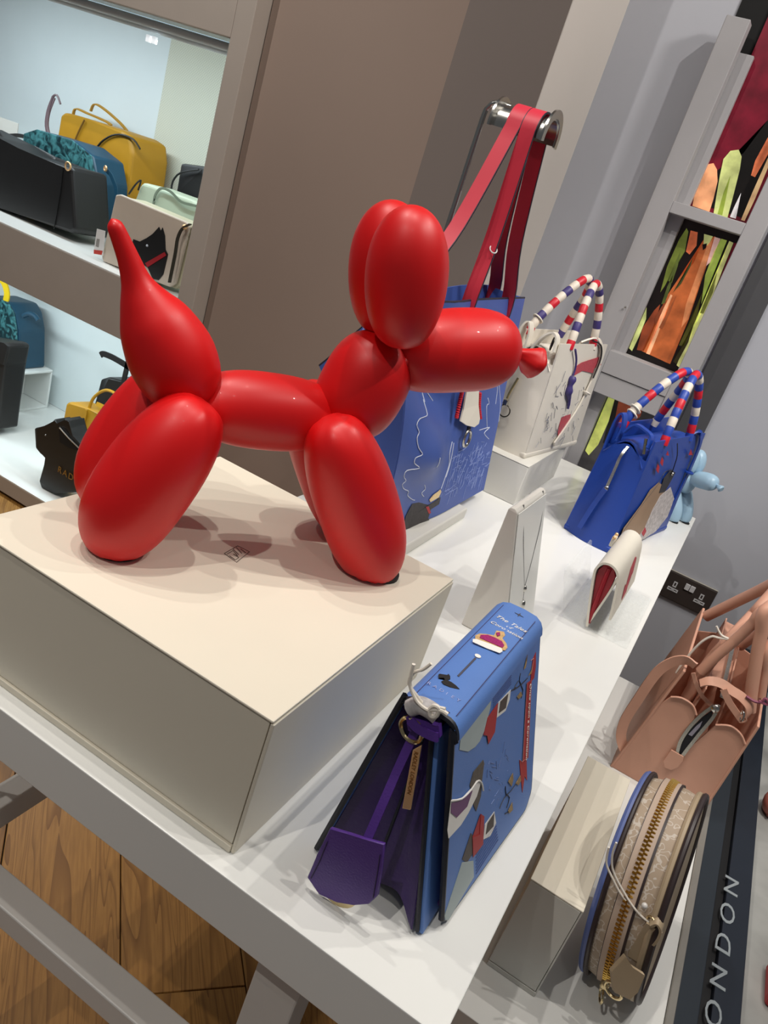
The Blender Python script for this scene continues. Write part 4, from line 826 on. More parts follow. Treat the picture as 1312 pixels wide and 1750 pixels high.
# cover print
def cp(nm, pts, m, lv=0): part('print_' + nm, decal(pts, CN, 0.0004, 0.0002 + 0.0005 * lv), m, t, 0)
RPR = mat('red_print', (168, 36, 40), 0.5, var=0.05); GRE = mat('pale_sage_print', (168, 180, 180), 0.55, var=0.03)
TANP = mat('tan_print', (150, 124, 84), 0.55, var=0.3, vscale=300)
cp('banner', [(-0.0724,0.7647,0.1561),(-0.0711,0.7816,0.153),(-0.0385,0.7781,0.0654),(-0.0398,0.7682,0.0675),(-0.041,0.7604,0.07)], RPR, 1)
cp('banner_fold', [(-0.0789,0.7856,0.1742),(-0.0802,0.7961,0.178),(-0.0741,0.7979,0.1616),(-0.07,0.7925,0.1505),(-0.0702,0.7798,0.1505),(-0.0744,0.7806,0.1619)], RPR, 0)
cp('banner_tail', [(-0.0438,0.7504,0.0764),(-0.0401,0.7625,0.0676),(-0.0392,0.7741,0.0667),(-0.0283,0.7783,0.0383),(-0.0322,0.77,0.0474),(-0.0265,0.764,0.0312),(-0.036,0.7562,0.0558)], RPR, 0)
part('banner_text', text('Once upon a Coronation', Vector([(-0.0553,0.7729,0.1098)][0]) + CN * 0.0020, Vector([(-0.0404,0.77,0.0694)][0]) - Vector([(-0.0699,0.7757,0.1496)][0]), (0, 1, 0), 0.0088, 0.0004, 0.3), WPR, t, 0)
part('banner_outline', join(*[pen(p, CN, 0.0003, 0.001, 4, 1) for p in ([(-0.0724,0.7647,0.1561),(-0.041,0.7604,0.07)], [(-0.0711,0.7816,0.153),(-0.0385,0.7781,0.0654)], [(-0.0797,0.7768,0.1764),(-0.0791,0.7877,0.1747),(-0.0744,0.7806,0.1619)], [(-0.0438,0.7504,0.0764),(-0.0412,0.7585,0.0703),(-0.0395,0.774,0.0674)])]), mat('pink_outline', (220, 150, 140), 0.6, var=0), t, 0)
cp('curtain', [(-0.0876,0.5717,0.1991),(-0.0862,0.6504,0.1943),(-0.0821,0.6479,0.1816),(-0.0768,0.635,0.165),(-0.0754,0.6237,0.1601),(-0.0756,0.6117,0.1605),(-0.0773,0.5936,0.1653),(-0.0817,0.5703,0.1792)], GRE)
cp('curtain', [(-0.0349,0.6291,0.0325),(-0.028,0.6337,0.0114),(-0.029,0.579,0.0024),(-0.0312,0.5708,0.0077),(-0.0333,0.5684,0.0145),(-0.0417,0.6005,0.0491)], GRE)
cp('coach_panel', [(-0.0753,0.6695,0.1614),(-0.0801,0.6722,0.1758),(-0.0787,0.71,0.1724),(-0.0754,0.7078,0.1629),(-0.0733,0.6962,0.1564)], WPR, 0)
cp('coach_window', [(-0.0762,0.6741,0.1641),(-0.0796,0.6775,0.1746),(-0.0787,0.7009,0.1721),(-0.0745,0.6957,0.1597)], mat('brown_print', (74, 64, 58), 0.5, var=0), 1)
cp('guard', [(-0.0804,0.6686,0.1768),(-0.0775,0.6684,0.1679),(-0.0713,0.665,0.1491),(-0.0702,0.648,0.1449),(-0.0738,0.6429,0.1558),(-0.076,0.6324,0.1621),(-0.08,0.6411,0.1749)], RPR, 1)
cp('coach_panel', [(-0.0364,0.6522,0.0411),(-0.0413,0.6544,0.0565),(-0.04,0.6791,0.0563),(-0.0338,0.6862,0.0391),(-0.0328,0.6714,0.0334)], WPR, 0)
cp('coach_window', [(-0.0369,0.6578,0.0436),(-0.0402,0.6608,0.054),(-0.0397,0.6777,0.0552),(-0.0348,0.6781,0.0406)], mat('brown_print', (74, 64, 58), 0.5, var=0), 1)
cp('guard', [(-0.0485,0.6394,0.0768),(-0.0453,0.6496,0.0683),(-0.0349,0.6514,0.0364),(-0.0367,0.6269,0.0377),(-0.0448,0.6215,0.0626),(-0.0413,0.64,0.0544)], RPR, 1)
cp('wheel', [(-0.0428,0.6,0.0526),(-0.0471,0.6176,0.0693),(-0.0437,0.6262,0.0597),(-0.0381,0.6262,0.042),(-0.0384,0.6127,0.0406)], mat('brown_print', (74, 64, 58), 0.5, var=0), 0)
cp('hare', [(-0.0652,0.605,0.1263),(-0.0678,0.6119,0.1354),(-0.067,0.6374,0.1342),(-0.0648,0.6415,0.1278),(-0.0622,0.6295,0.1186),(-0.059,0.6386,0.1094),(-0.0549,0.6377,0.0964),(-0.052,0.6276,0.0862),(-0.0553,0.6202,0.096),(-0.0604,0.6133,0.1115)], mat('hare_print', (92, 84, 76), 0.6, var=0.25, vscale=300), 0)
cp('ermine_train', [(-0.0695,0.5588,0.1374),(-0.0649,0.5875,0.124),(-0.0635,0.6087,0.1212),(-0.0634,0.6216,0.1218),(-0.0602,0.6335,0.1128),(-0.0576,0.6247,0.1038),(-0.0564,0.6058,0.0978),(-0.0563,0.5886,0.0957),(-0.0584,0.5608,0.0995),(-0.0617,0.5563,0.1105)], WPR, 1)
cp('velvet_train', [(-0.0687,0.5593,0.1348),(-0.0654,0.5806,0.1251),(-0.0624,0.6108,0.1177),(-0.0597,0.5999,0.1079),(-0.0615,0.5752,0.1115),(-0.066,0.5598,0.1255)], mat('plum_print', (110, 66, 112), 0.5, var=0.1), 2)
part('train_edge', pen([(-0.0696,0.5587,0.138),(-0.0654,0.5832,0.1253),(-0.0636,0.6045,0.1212),(-0.0632,0.6217,0.1211),(-0.0604,0.6334,0.1135),(-0.0564,0.6399,0.1013)], CN, 0.0009, 0.0016, 5, 3), WPR, t)
for q in ([(-0.0429,0.7154,0.0698),(-0.0433,0.729,0.0725),(-0.0401,0.7318,0.0638),(-0.0383,0.7272,0.0582)], [(-0.0365,0.7399,0.0548),(-0.0365,0.7542,0.0568),(-0.0334,0.7569,0.0487),(-0.0334,0.7497,0.0476)], [(-0.0302,0.7196,0.0341),(-0.0308,0.7312,0.0378),(-0.0269,0.734,0.0274),(-0.0282,0.7235,0.0292)], [(-0.08,0.7518,0.1767),(-0.082,0.7613,0.1825),(-0.0841,0.7626,0.1883),(-0.0797,0.758,0.1761)], [(-0.0752,0.7782,0.1642),(-0.0767,0.7841,0.1683),(-0.0739,0.7808,0.1605),(-0.0746,0.7701,0.1623)], [(-0.0727,0.7312,0.1557),(-0.0725,0.7447,0.1555),(-0.0701,0.7495,0.149),(-0.0707,0.7377,0.1503)]):
    cp('leaf', q, TANP, 1)
part('print_vines', join(*[pen(p, CN, 0.0005, 0.0005, 4, 2) for p in ([(-0.0374,0.6943,0.051),(-0.0385,0.7069,0.0559),(-0.0365,0.7277,0.0532),(-0.0356,0.7455,0.0532)], [(-0.0426,0.7087,0.068),(-0.0389,0.7117,0.0579),(-0.0348,0.7232,0.0476),(-0.0324,0.7156,0.0397)], [(-0.0312,0.711,0.0355),(-0.029,0.7233,0.0313)], [(-0.0781,0.7348,0.1712),(-0.0771,0.7199,0.1681),(-0.0749,0.7478,0.1626),(-0.074,0.7683,0.1605)], [(-0.0799,0.7419,0.1764),(-0.0775,0.7389,0.1694),(-0.0718,0.7528,0.154),(-0.0692,0.7479,0.1465)], [(-0.0779,0.7122,0.1702),(-0.0768,0.7276,0.1673)])]), DARKINK, t, 0)
a0, a1 = Vector([(-0.0847,0.6546,0.1896)][0]), Vector([(-0.0809,0.6567,0.1781)][0]); b0, b1 = Vector([(-0.0847,0.709,0.1899)][0]), Vector([(-0.0807,0.7109,0.1781)][0])
c0, c1 = Vector([(-0.0352,0.6358,0.0346)][0]), Vector([(-0.0274,0.6393,0.0109)][0]); d0, d1 = Vector([(-0.0338,0.6862,0.0391)][0]), Vector([(-0.025,0.6956,0.0149)][0])
NVP = mat('navy_print', (50, 60, 110), 0.6, var=0)
part('print_hatching', join(*[pen([a0.lerp(a1, i / 5), b0.lerp(b1, i / 5)], CN, 0.0004, 0.0003, 4, 1) for i in range(6)]), NVP, t, 0)
part('print_hatching', join(*[pen([c0.lerp(c1, i / 6), d0.lerp(d1, i / 6)], CN, 0.0004, 0.0003, 4, 1) for i in range(7)]), NVP, t, 0)
random.seed(5); sc = []
P0, P1, P2 = Vector([(-0.0657,0.6441,0.1307)][0]), Vector([(-0.0567,0.7138,0.109)][0]), Vector([(-0.0436,0.6761,0.0665)][0])
for i in range(46):
    u, v = random.random(), random.random(); p = P0 + (P1 - P0) * u + (P2 - P0) * v
    q = p + Vector((0, random.uniform(-1, 1) * 0.01, 0)) + (P2 - P0).normalized() * random.uniform(-0.012, 0.012); sc.append(pen([p, q], CN, 0.00028, 0.0003, 4, 1))
part('print_sketch_lines', join(*sc), mat('faint_print', (130, 146, 190), 0.6, var=0), t, 0)

# ------------------------------------------------------------------ necklace stand
t = thing('necklace_stand', 'white wedge-shaped stand with a thin silver necklace', 'jewellery stand', (-0.2, 1.18, 0))
tri = [(-0.233, 1.10, 0.0), (-0.158, 1.10, 0.0), (-0.218, 1.10, 0.208), (-0.2235, 1.10, 0.2125), (-0.230, 1.10, 0.2115), (-0.233, 1.10, 0.208)]
part('wedge', prism(tri, (0, 0.155, 0), 0.0015), mat('stand_card', (216, 212, 204), 0.5, var=0.02), t)
fn = Vector((0.208, 0, 0.06)).normalized()
fc = lambda u, v: Vector((-0.218 + 0.06 * v, 1.10 + 0.155 * u, 0.208 - 0.208 * v)) + fn * 0.0012
part('facing', sheet(lambda u, v: fc(0.02 + 0.96 * u, 0.01 + 0.97 * v), 2, 2, 0.0012), WHITE, t, 0)
CH = mat('silver_chain', (150, 150, 150), 0.3, 0.9, var=0.3, vscale=600)
neck = part('chain', join(tube(cr([fc(0.22, 0.0) + Vector((-.004, 0, .004)), fc(0.25, 0.2), fc(0.38, 0.45), fc(0.5, 0.66)], 6), 0.0013, 6), tube(cr([fc(0.9, 0.0) + Vector((-.004, 0, .004)), fc(0.88, 0.2), fc(0.70, 0.45), fc(0.5, 0.66)], 6), 0.0013, 6)), CH, t)
part('clasp', ball(fc(0.5, 0.67), 0.0045, 8, (1, 1, 1.6)), SILVER, t)
part('pendant_link', tube([fc(0.5, 0.68), fc(0.5, 0.78)], 0.0012, 6), SILVER, t)
part('pendant', ball(fc(0.5, 0.80), 0.006, 10, (0.8, 0.8, 1.6)), SILVER, t)

# ------------------------------------------------------------------ small white purse on a clear stand
PW = mat('ivory_leather', (222, 216, 202), 0.5, var=0.02, bump=0.06, bscale=700)
REDL = mat('crimson_lining', (150, 16, 34), 0.45, var=0.06)
ACR = clear_mat('clear_acrylic')
t = thing('acrylic_stand', 'clear acrylic stand under the small white purse', 'display stand', (-0.05, 1.42, 0))
part('plate', box(-0.115, 0.004, 1.30, 1.56, 0.0, 0.0035, 0.001), ACR, t)
part('rest', hexa([(-0.122, 1.32, 0.0036), (-0.118, 1.32, 0.0036), (-0.118, 1.52, 0.0036), (-0.122, 1.52, 0.0036), (-0.148, 1.32, 0.075), (-0.144, 1.32, 0.075), (-0.144, 1.52, 0.075), (-0.148, 1.52, 0.075)], 0.0008), ACR, t)
t = thing('purse', 'small ivory flap purse with a red gusset and red print', 'purse', (-0.08, 1.42, 0.004)); t.location.z += 0.0028
ya, yb = 1.295, 1.52
prof = [(-0.070, 0.004), (-0.084, 0.050), (-0.096, 0.095), (-0.0965, 0.110), (-0.090, 0.121), (-0.078, 0.124), (-0.066, 0.119), (-0.058, 0.107), (-0.052, 0.085), (-0.046, 0.058), (-0.041, 0.034)]
yc = (ya + yb) / 2
prof3 = [(x + 0.03 * 0, yc, z) for x, z in prof]
part('wrap', ribbon(cr(prof3, 3), yb - ya, 0.004, (0, 1, 0)), PW, t)
part('front_body', ribbon(cr([(-0.071, yc, 0.004), (-0.066, yc, 0.040), (-0.061, yc, 0.080), (-0.060, yc, 0.105)], 3), yb - ya - 0.006, 0.0035, (0, 1, 0)), PW, t)
part('gusset', prism([(-0.0725, ya + 0.007, 0.008), (-0.068, ya + 0.007, 0.008), (-0.0635, ya + 0.007, 0.080), (-0.063, ya + 0.007, 0.106), (-0.070, ya + 0.007, 0.117), (-0.080, ya + 0.007, 0.120), (-0.089, ya + 0.007, 0.116), (-0.0935, ya + 0.007, 0.105), (-0.0925, ya + 0.007, 0.095), (-0.081, ya + 0.007, 0.05)], (0, 0.012, 0), 0.001), REDL, t)
part('gusset_fold', tube(cr([(-0.071, ya + 0.006, 0.010), (-0.074, ya + 0.005, 0.05), (-0.077, ya + 0.006, 0.09), (-0.078, ya + 0.008, 0.115)], 4), 0.0042, 8), REDL, t)
part('zip_puller', box(-0.107, -0.099, 1.455, 1.475, 0.098, 0.118, 0.002), PW, t)
part('stud', ball((-0.103, 1.452, 0.119), 0.0038, 8), GOLD, t)
part('stud', ball((-0.103, 1.472, 0.120), 0.0038, 8), GOLD, t)
nn = Vector((0.95, 0, 0.25))
fp = lambda y, s: Vector((-0.0545 + 0.0115 * s, y, 0.098 - 0.05 * s)) + nn * 0.0022
rp_ = [fp(1.372, 1.05), fp(1.378, 0.50), fp(1.392, 0.70), fp(1.41, 0.10), fp(1.445, -0.15), fp(1.46, 0.0), fp(1.45, 0.5), fp(1.42, 0.60), fp(1.41, 0.98)]
part('print', prism(rp_, nn * 0.0006), mat('faded_red_print', (176, 66, 76), 0.55, var=0.15, vscale=200), t, 0)

# ------------------------------------------------------------------ striped handle helper
def striped(pts, r, order, step, mats, n=12):
    P = cr(pts, 10); acc = [0.0]
    for i in range(1, len(P)): acc.append(acc[-1] + (P[i] - P[i - 1]).length)
    Q = []; M = []; k = 0; s = 0.0
    while s < acc[-1]:
        for e in (0.0, 0.12, 0.88):
            ss = min(s + e * step, acc[-1]); j = 0
            while j < len(P) - 2 and acc[j + 1] < ss: j += 1
            f = (ss - acc[j]) / max(1e-9, acc[j + 1] - acc[j]); Q.append(P[j].lerp(P[j + 1], f)); M.append(order[k % len(order)])
        s += step; k += 1
    Q.append(P[-1]); M.append(M[-1])
    rad = [r * (0.94 if i % 3 == 0 else 1.02) for i in range(len(Q))]
    return tube(Q, rad, n, False, None, lambda i: M[min(i, len(M) - 1)]), mats
def grab_bag(t, o, ux, uy, L, D, H, m, lean=0.0, gl=0.06, tpx=0.82):
    """boxy grab bag: o = bottom corner of front face nearest the camera, uy = along the front face, ux = depth (to the back)"""
    o = Vector(o); ux = Vector(ux).normalized(); uy = Vector(uy).normalized(); up = Vector((0, 0, 1))
    def at(u, v, w, d=0.0):   # u along length 0..1, v depth 0..1, w height 0..1
        dd = D * (1 - (1 - tpx) * w); mid = D / 2
        ll = L * (1 - 0.04 * w)
        return o + uy * (L / 2 + (u - 0.5) * ll) + ux * (mid + (v - 0.5) * dd + lean * w) + up * (H * w)
    bulge = lambda u, w: 0.006 * math.sin(math.pi * u) * math.sin(math.pi * min(1, w * 1.1))
    part('front_panel', sheet(lambda u, w: at(u, 0, w) - ux * bulge(u, w), 10, 10, 0.004), m, t)
    part('back_panel', sheet(lambda u, w: at(u, 1, w) + ux * bulge(u, w), 10, 10, 0.004), m, t)
    g1 = 1 - gl / H
    for u, s in ((0.0, -1), (1.0, 1)):
        part('gusset', sheet(lambda v, w: at(u, v, w * (g1 + 0.07 * math.sin(math.pi * v) ** 3)) - uy * (-s) * (0.012 * math.sin(math.pi * v) * (1 - 0.3 * w) - 0.002), 10, 10, 0.0035), m, t)
    part('base', hexa([tuple(at(u, v, 0.0) + up * z) for z in (0.0, 0.014) for u, v in ((-0.01, -0.03), (-0.01, 1.03), (1.01, 1.03), (1.01, -0.03))], 0.005, 3), m, t)
    part('top_closure', sheet(lambda u, v: at(-0.01 + 1.02 * u, 0.04 + 0.92 * v, (0.86 + 0.06 * math.sin(math.pi * v)) - 0.10 * max(0, 1 - 10 * u) * (1 - math.sin(math.pi * v))), 8, 8, 0.003), m, t)
    return at

# ------------------------------------------------------------------ royal blue grab bag
RB = mat('royal_blue_leather', (24, 62, 150), 0.42, var=0.05, bump=0.08, bscale=600)
RBS = [mat('stripe_red', (196, 24, 44), 0.45, var=0.03), mat('stripe_blue', (40, 70, 160), 0.45, var=0.03), mat('stripe_cream', (218, 208, 194), 0.5, var=0.03), mat('stripe_violet', (62, 52, 112), 0.5, var=0.03)]
t = thing('grab_bag', 'royal blue grab bag with red, white and blue striped handles', 'handbag', (-0.13, 1.88, 0))
UY = Vector((0.21, 0.978, 0)); UX = Vector((-0.978, 0.21, 0))
at = grab_bag(t, (-0.118, 1.705, 0), UX, UY, 0.356, 0.115, 0.262, RB, 0.004, 0.045)
BN = Vector((0.978, -0.21, 0.05)).normalized()
S = [0, 1, 2, 1]
part('handle', *striped([at(0.2, 0.02, 0.95), at(0.23, 0.06, 1.12), at(0.33, 0.16, 1.38), at(0.47, 0.25, 1.53), at(0.6, 0.22, 1.44), at(0.68, 0.10, 1.18), at(0.70, 0.03, 0.95)], 0.0095, S, 0.021, RBS), t)
part('handle', *striped([at(0.12, 0.97, 0.95), at(0.15, 0.92, 1.12), at(0.28, 0.72, 1.36), at(0.42, 0.50, 1.52), at(0.56, 0.52, 1.46), at(0.66, 0.8, 1.18), at(0.68, 0.95, 0.95)], 0.0095, S, 0.021, RBS), t)
part('cord_loop', ring(at(0.15, 0.92, 1.09), at(0.28, 0.72, 1.36) - at(0.15, 0.92, 1.12), 0.0125, 0.0022, 18, 6), PW, t)
part('cord_loop', ring(at(0.158, 0.91, 1.135), at(0.28, 0.72, 1.36) - at(0.15, 0.92, 1.12), 0.0122, 0.0022, 18, 6), PW, t)
zp = [at(-0.035, 0.5, w_) - UY * 0.008 for w_ in (0.50, 0.6, 0.7, 0.8)] + [at(-0.02, 0.48, 0.88)]
ZIP = mat('zip_silver', (170, 168, 160), 0.3, 0.9, var=0.4, vscale=900)
part('zip', ribbon(cr(zp, 5), 0.006, 0.003, UX), ZIP, t)
part('zip_slider', ball(zp[0], 0.006, 8, (1, 0.8, 1.4)), SILVER, t)
part('puller', ribbon(cr([Vector(zp[0]) - UY * 0.004, at(-0.03, 0.56, 0.40) - UY * 0.012, at(-0.03, 0.62, 0.25) - UY * 0.012, at(-0.03, 0.66, 0.1) - UY * 0.012], 4), 0.011, 0.003, UX), RB, t)
part('side_strap', ribbon(cr([at(-0.02, 0.70, 0.97), at(-0.01, 0.55, 1.06), at(0.01, 0.3, 1.05), at(0.01, 0.12, 1.02), at(-0.01, 0.08, 0.93)], 6), 0.018, 0.004, UY), RB, t)
part('side_strap', ribbon(cr([at(0.0, 0.96, 0.78), at(0.0, 1.0, 1.02), at(0.0, 0.92, 1.10), at(0.0, 0.8, 1.02), at(0.0, 0.78, 0.88)], 6), 0.022, 0.004, UY), RB, t)
part('buckle', tube([at(-0.025, 0.18, 1.0), at(-0.025, 0.1, 0.88)], 0.0035, 8), PGOLD, t)
part('long_strap', ribbon(cr([at(0.72, 0.06, 0.98), at(0.80, -0.06, 1.03), at(0.88, -0.10, 0.92), at(0.90, -0.09, 0.66), at(0.89, -0.07, 0.42), at(0.86, -0.06, 0.26)], 6), 0.016, 0.004, UY), RB, t)
part('strap_keeper', ring(at(0.895, -0.095, 0.64), (0, 0, 1), 0.0095, 0.003, 14, 6), RB, t)
def bp_(nm, pts, m, lv=0): part('print_' + nm, decal(pts, BN, 0.0006, 0.0075 + 0.0007 * lv), m, t, 0)
bp_('coat', [(-0.1161,1.7172,0.0132),(-0.1198,1.7126,0.0645),(-0.1111,1.7652,0.1137),(-0.1088,1.7838,0.1469),(-0.1012,1.8226,0.161),(-0.0881,1.8787,0.143),(-0.0733,1.9384,0.1054),(-0.068,1.9509,0.0569),(-0.0808,1.8848,0.0284),(-0.1,1.7921,0.014)], mat('taupe_print', (150, 124, 100), 0.55, var=0.1))
bp_('muzzle', [(-0.0925,1.8255,0.0079),(-0.0881,1.8537,0.0412),(-0.09,1.8559,0.0863),(-0.0886,1.8712,0.1216),(-0.0784,1.9228,0.1378),(-0.0618,1.9901,0.0987),(-0.0573,1.9987,0.0497),(-0.0653,1.9536,0.0168),(-0.0792,1.8868,0.0077)], mat('grey_white_print', (186, 180, 180), 0.55, var=0.3, vscale=120), 1)
for q in ([(-0.116,1.7628,0.1981),(-0.1177,1.7586,0.2123),(-0.113,1.7781,0.2036),(-0.11,1.788,0.1873)], [(-0.1151,1.7708,0.2139),(-0.1168,1.7666,0.228),(-0.1117,1.7877,0.2179),(-0.1091,1.7961,0.2033)], [(-0.0891,1.8466,0.0302),(-0.0881,1.8545,0.0442),(-0.0827,1.8759,0.0298),(-0.0832,1.8705,0.0168)], [(-0.1121,1.7889,0.2303),(-0.1125,1.7893,0.2398),(-0.1073,1.8103,0.2272)], [(-0.076,1.9534,0.2171),(-0.077,1.9524,0.232),(-0.0689,1.9857,0.2145)]):
    bp_('poppy', q, mat('poppy_print', (170, 32, 48), 0.55, var=0.05), 2)
bp_('hat', [(-0.0929,1.8537,0.1312),(-0.0971,1.8436,0.1688),(-0.0929,1.8678,0.188),(-0.0828,1.9115,0.1764),(-0.0833,1.904,0.1549),(-0.0843,1.8933,0.1293)], DARKINK, 1)
part('print_outline', pen([(-0.1174,1.7104,0.0101),(-0.1177,1.7203,0.0561),(-0.1102,1.7684,0.1104),(-0.1012,1.8212,0.1554),(-0.0998,1.8347,0.1841),(-0.091,1.8763,0.1872)], BN, 0.0008, 0.008, 4, 3), DARKINK, t, 0)
part('tassel_cord', pen([(-0.1042,1.8316,0.2547),(-0.0952,1.8659,0.2241),(-0.0919,1.8755,0.2018),(-0.0891,1.8821,0.175)], BN, 0.0012, 0.010, 5, 3), BLACK, t)
part('crystal', ball(Vector([(-0.09,1.8785,0.1783)][0]) + BN * 0.012, 0.004, 8), SILVER, t)

# ------------------------------------------------------------------ white grab bag on a pale riser
t = thing('riser_box', 'pale grey card riser under the white grab bag', 'riser', (-0.44, 1.88, 0))
part('body', box(-0.53, -0.357, 1.722, 2.07, 0.0, 0.096, 0.0015), PALE, t)
part('lid', box(-0.531, -0.3565, 1.7215, 2.0705, 0.0965, 0.0985, 0.0008), PALE, t)
WL = mat('off_white_leather', (214, 208, 196), 0.45, var=0.03, bump=0.08, bscale=500)
t = thing('grab_bag', 'off-white grab bag with red, cream and violet striped handles', 'handbag', (-0.43, 1.92, 0.0985))
UY2 = Vector((0.128, 0.992, 0)); UX2 = Vector((-0.992, 0.128, 0))
at = grab_bag(t, (-0.386, 1.765, 0.0985), UX2, UY2, 0.33, 0.118, 0.27, WL, 0.012, 0.05)
S = [0, 2, 3, 2]
part('handle', *striped([at(0.22, 0.03, 0.95), at(0.25, 0.05, 1.12), at(0.33, 0.12, 1.34), at(0.48, 0.22, 1.50), at(0.62, 0.2, 1.42), at(0.7, 0.1, 1.18), at(0.72, 0.05, 0.95)], 0.0095, S, 0.021, RBS), t)
part('handle', *striped([at(0.1, 0.97, 0.95), at(0.13, 0.93, 1.08), at(0.28, 0.70, 1.34), at(0.45, 0.46, 1.52), at(0.6, 0.52, 1.42), at(0.68, 0.8, 1.16), at(0.70, 0.95, 0.95)], 0.0095, S, 0.021, RBS), t)
part('cord_loop', ring(at(0.14, 0.92, 1.1), at(0.28, 0.70, 1.34) - at(0.13, 0.93, 1.08), 0.0125, 0.0022, 18, 6), PW, t)
part('side_strap', ribbon(cr([at(0.0, 0.97, 0.72), at(-0.01, 1.0, 0.98), at(0.0, 0.9, 1.07), at(0.0, 0.78, 1.0), at(0.0, 0.75, 0.86)], 6), 0.024, 0.004, UY2), WL, t)
part('side_strap', ribbon(cr([at(0.0, 0.62, 0.86), at(-0.01, 0.45, 0.99), at(0.0, 0.25, 1.06), at(0.0, 0.1, 1.03), at(-0.01, 0.06, 0.92)], 6), 0.022, 0.004, UY2), WL, t)
part('buckle', ring(at(-0.02, 0.16, 0.98), (1, 0.4, 0), 0.014, 0.002, 18, 6, 0.6), mat('gunmetal', (70, 66, 60), 0.3, 0.9, var=0), t)
part('zip_puller', tube(cr([at(-0.05, 0.62, 0.62), at(-0.07, 0.66, 0.5), at(-0.075, 0.67, 0.43)], 4), 0.003, 8), PGOLD, t)
part('clip', box(*sum([[c - 0.006, c + 0.006] for c in at(-0.08, 0.66, 0.40)], []), 0.002), SILVER, t)
part('clip_ring', ring(at(-0.085, 0.62, 0.33), UY2, 0.014, 0.0016, 18, 6), mat('gunmetal', (70, 66, 60), 0.3, 0.9, var=0), t)
part('long_strap', ribbon(cr([at(0.60, 0.25, 0.98), at(0.72, 0.02, 1.05), at(0.84, -0.08, 0.96), at(0.86, -0.10, 0.80), at(0.80, -0.10, 0.6), at(0.72, -0.09, 0.40), at(0.55, -0.09, 0.2), at(0.44, -0.09, 0.09)], 6), 0.013, 0.004, UY2), WL, t)
part('strap_edge', tube(cr([at(0.66, 0.02, 1.03), at(0.78, -0.09, 1.0), at(0.835, -0.13, 0.88), at(0.80, -0.13, 0.7)], 6), 0.002, 6), BLACK, t)
part('strap_keeper', ring(at(0.77, -0.105, 0.56), (0, 0.3, 1), 0.009, 0.003, 14, 6), WL, t)
WN = Vector((0.99, -0.128, 0.06)).normalized()
def wp(nm, pts, m, lv=0): part('print_' + nm, decal(pts, WN, 0.0006, 0.0075 + 0.0007 * lv), m, t, 0)
FR_ = mat('faded_red_print', (176, 66, 76), 0.55, var=0.15, vscale=200)
wp('ribbon', [(-0.3855,1.9068,0.2948),(-0.3888,1.8966,0.3163),(-0.3858,1.9271,0.3257),(-0.3807,1.9703,0.3309),(-0.3716,2.0467,0.339),(-0.3659,2.0753,0.3176),(-0.3709,2.0309,0.3093),(-0.3695,2.0332,0.2973),(-0.3806,1.9525,0.3051)], FR_)
wp('guard', [(-0.3755,1.9078,0.1899),(-0.3724,1.935,0.1939),(-0.3686,1.9654,0.1947),(-0.364,1.9823,0.169),(-0.3679,1.9498,0.1655),(-0.3673,1.9374,0.1422),(-0.3671,1.9327,0.1335),(-0.3717,1.9123,0.1551)], FR_)
random.seed(11); sc = []; sc2 = []
Q0, Q1, Q2 = Vector([(-0.3979,1.8027,0.284)][0]), Vector([(-0.3673,2.0368,0.2791)][0]), Vector([(-0.3838,1.8012,0.1319)][0])
for i in range(60):
    u, v = random.random(), random.random(); p = Q0 + (Q1 - Q0) * u + (Q2 - Q0) * v
    q = p + (Q1 - Q0).normalized() * random.uniform(-0.02, 0.02) + (Q2 - Q0).normalized() * random.uniform(-0.03, 0.03); sc.append(pen([p, q], WN, 0.0006, 0.0078, 4, 1))
part('print_sketch_lines', join(*sc), mat('grey_ink', (110, 112, 124), 0.6, var=0), t, 0)
part('cord', pen([(-0.3981,1.8544,0.3583),(-0.3925,1.8813,0.3348),(-0.3889,1.8924,0.3122),(-0.3875,1.8913,0.2952)], WN, 0.0026, 0.010, 6, 3), RBS[3], t)
part('tassel', tube([Vector(p) + WN * 0.013 for p in cr([(-0.388,1.8874,0.2953),(-0.3862,1.886,0.2741),(-0.384,1.8898,0.2553),(-0.3799,1.9082,0.237),(-0.3764,1.9187,0.2143)], 4)], [0.006, 0.009, 0.010, 0.008, 0.006, 0.007, 0.009, 0.010, 0.009, 0.007, 0.006, 0.005, 0.004, 0.004, 0.004, 0.003, 0.003][:17], 10), RBS[3], t)

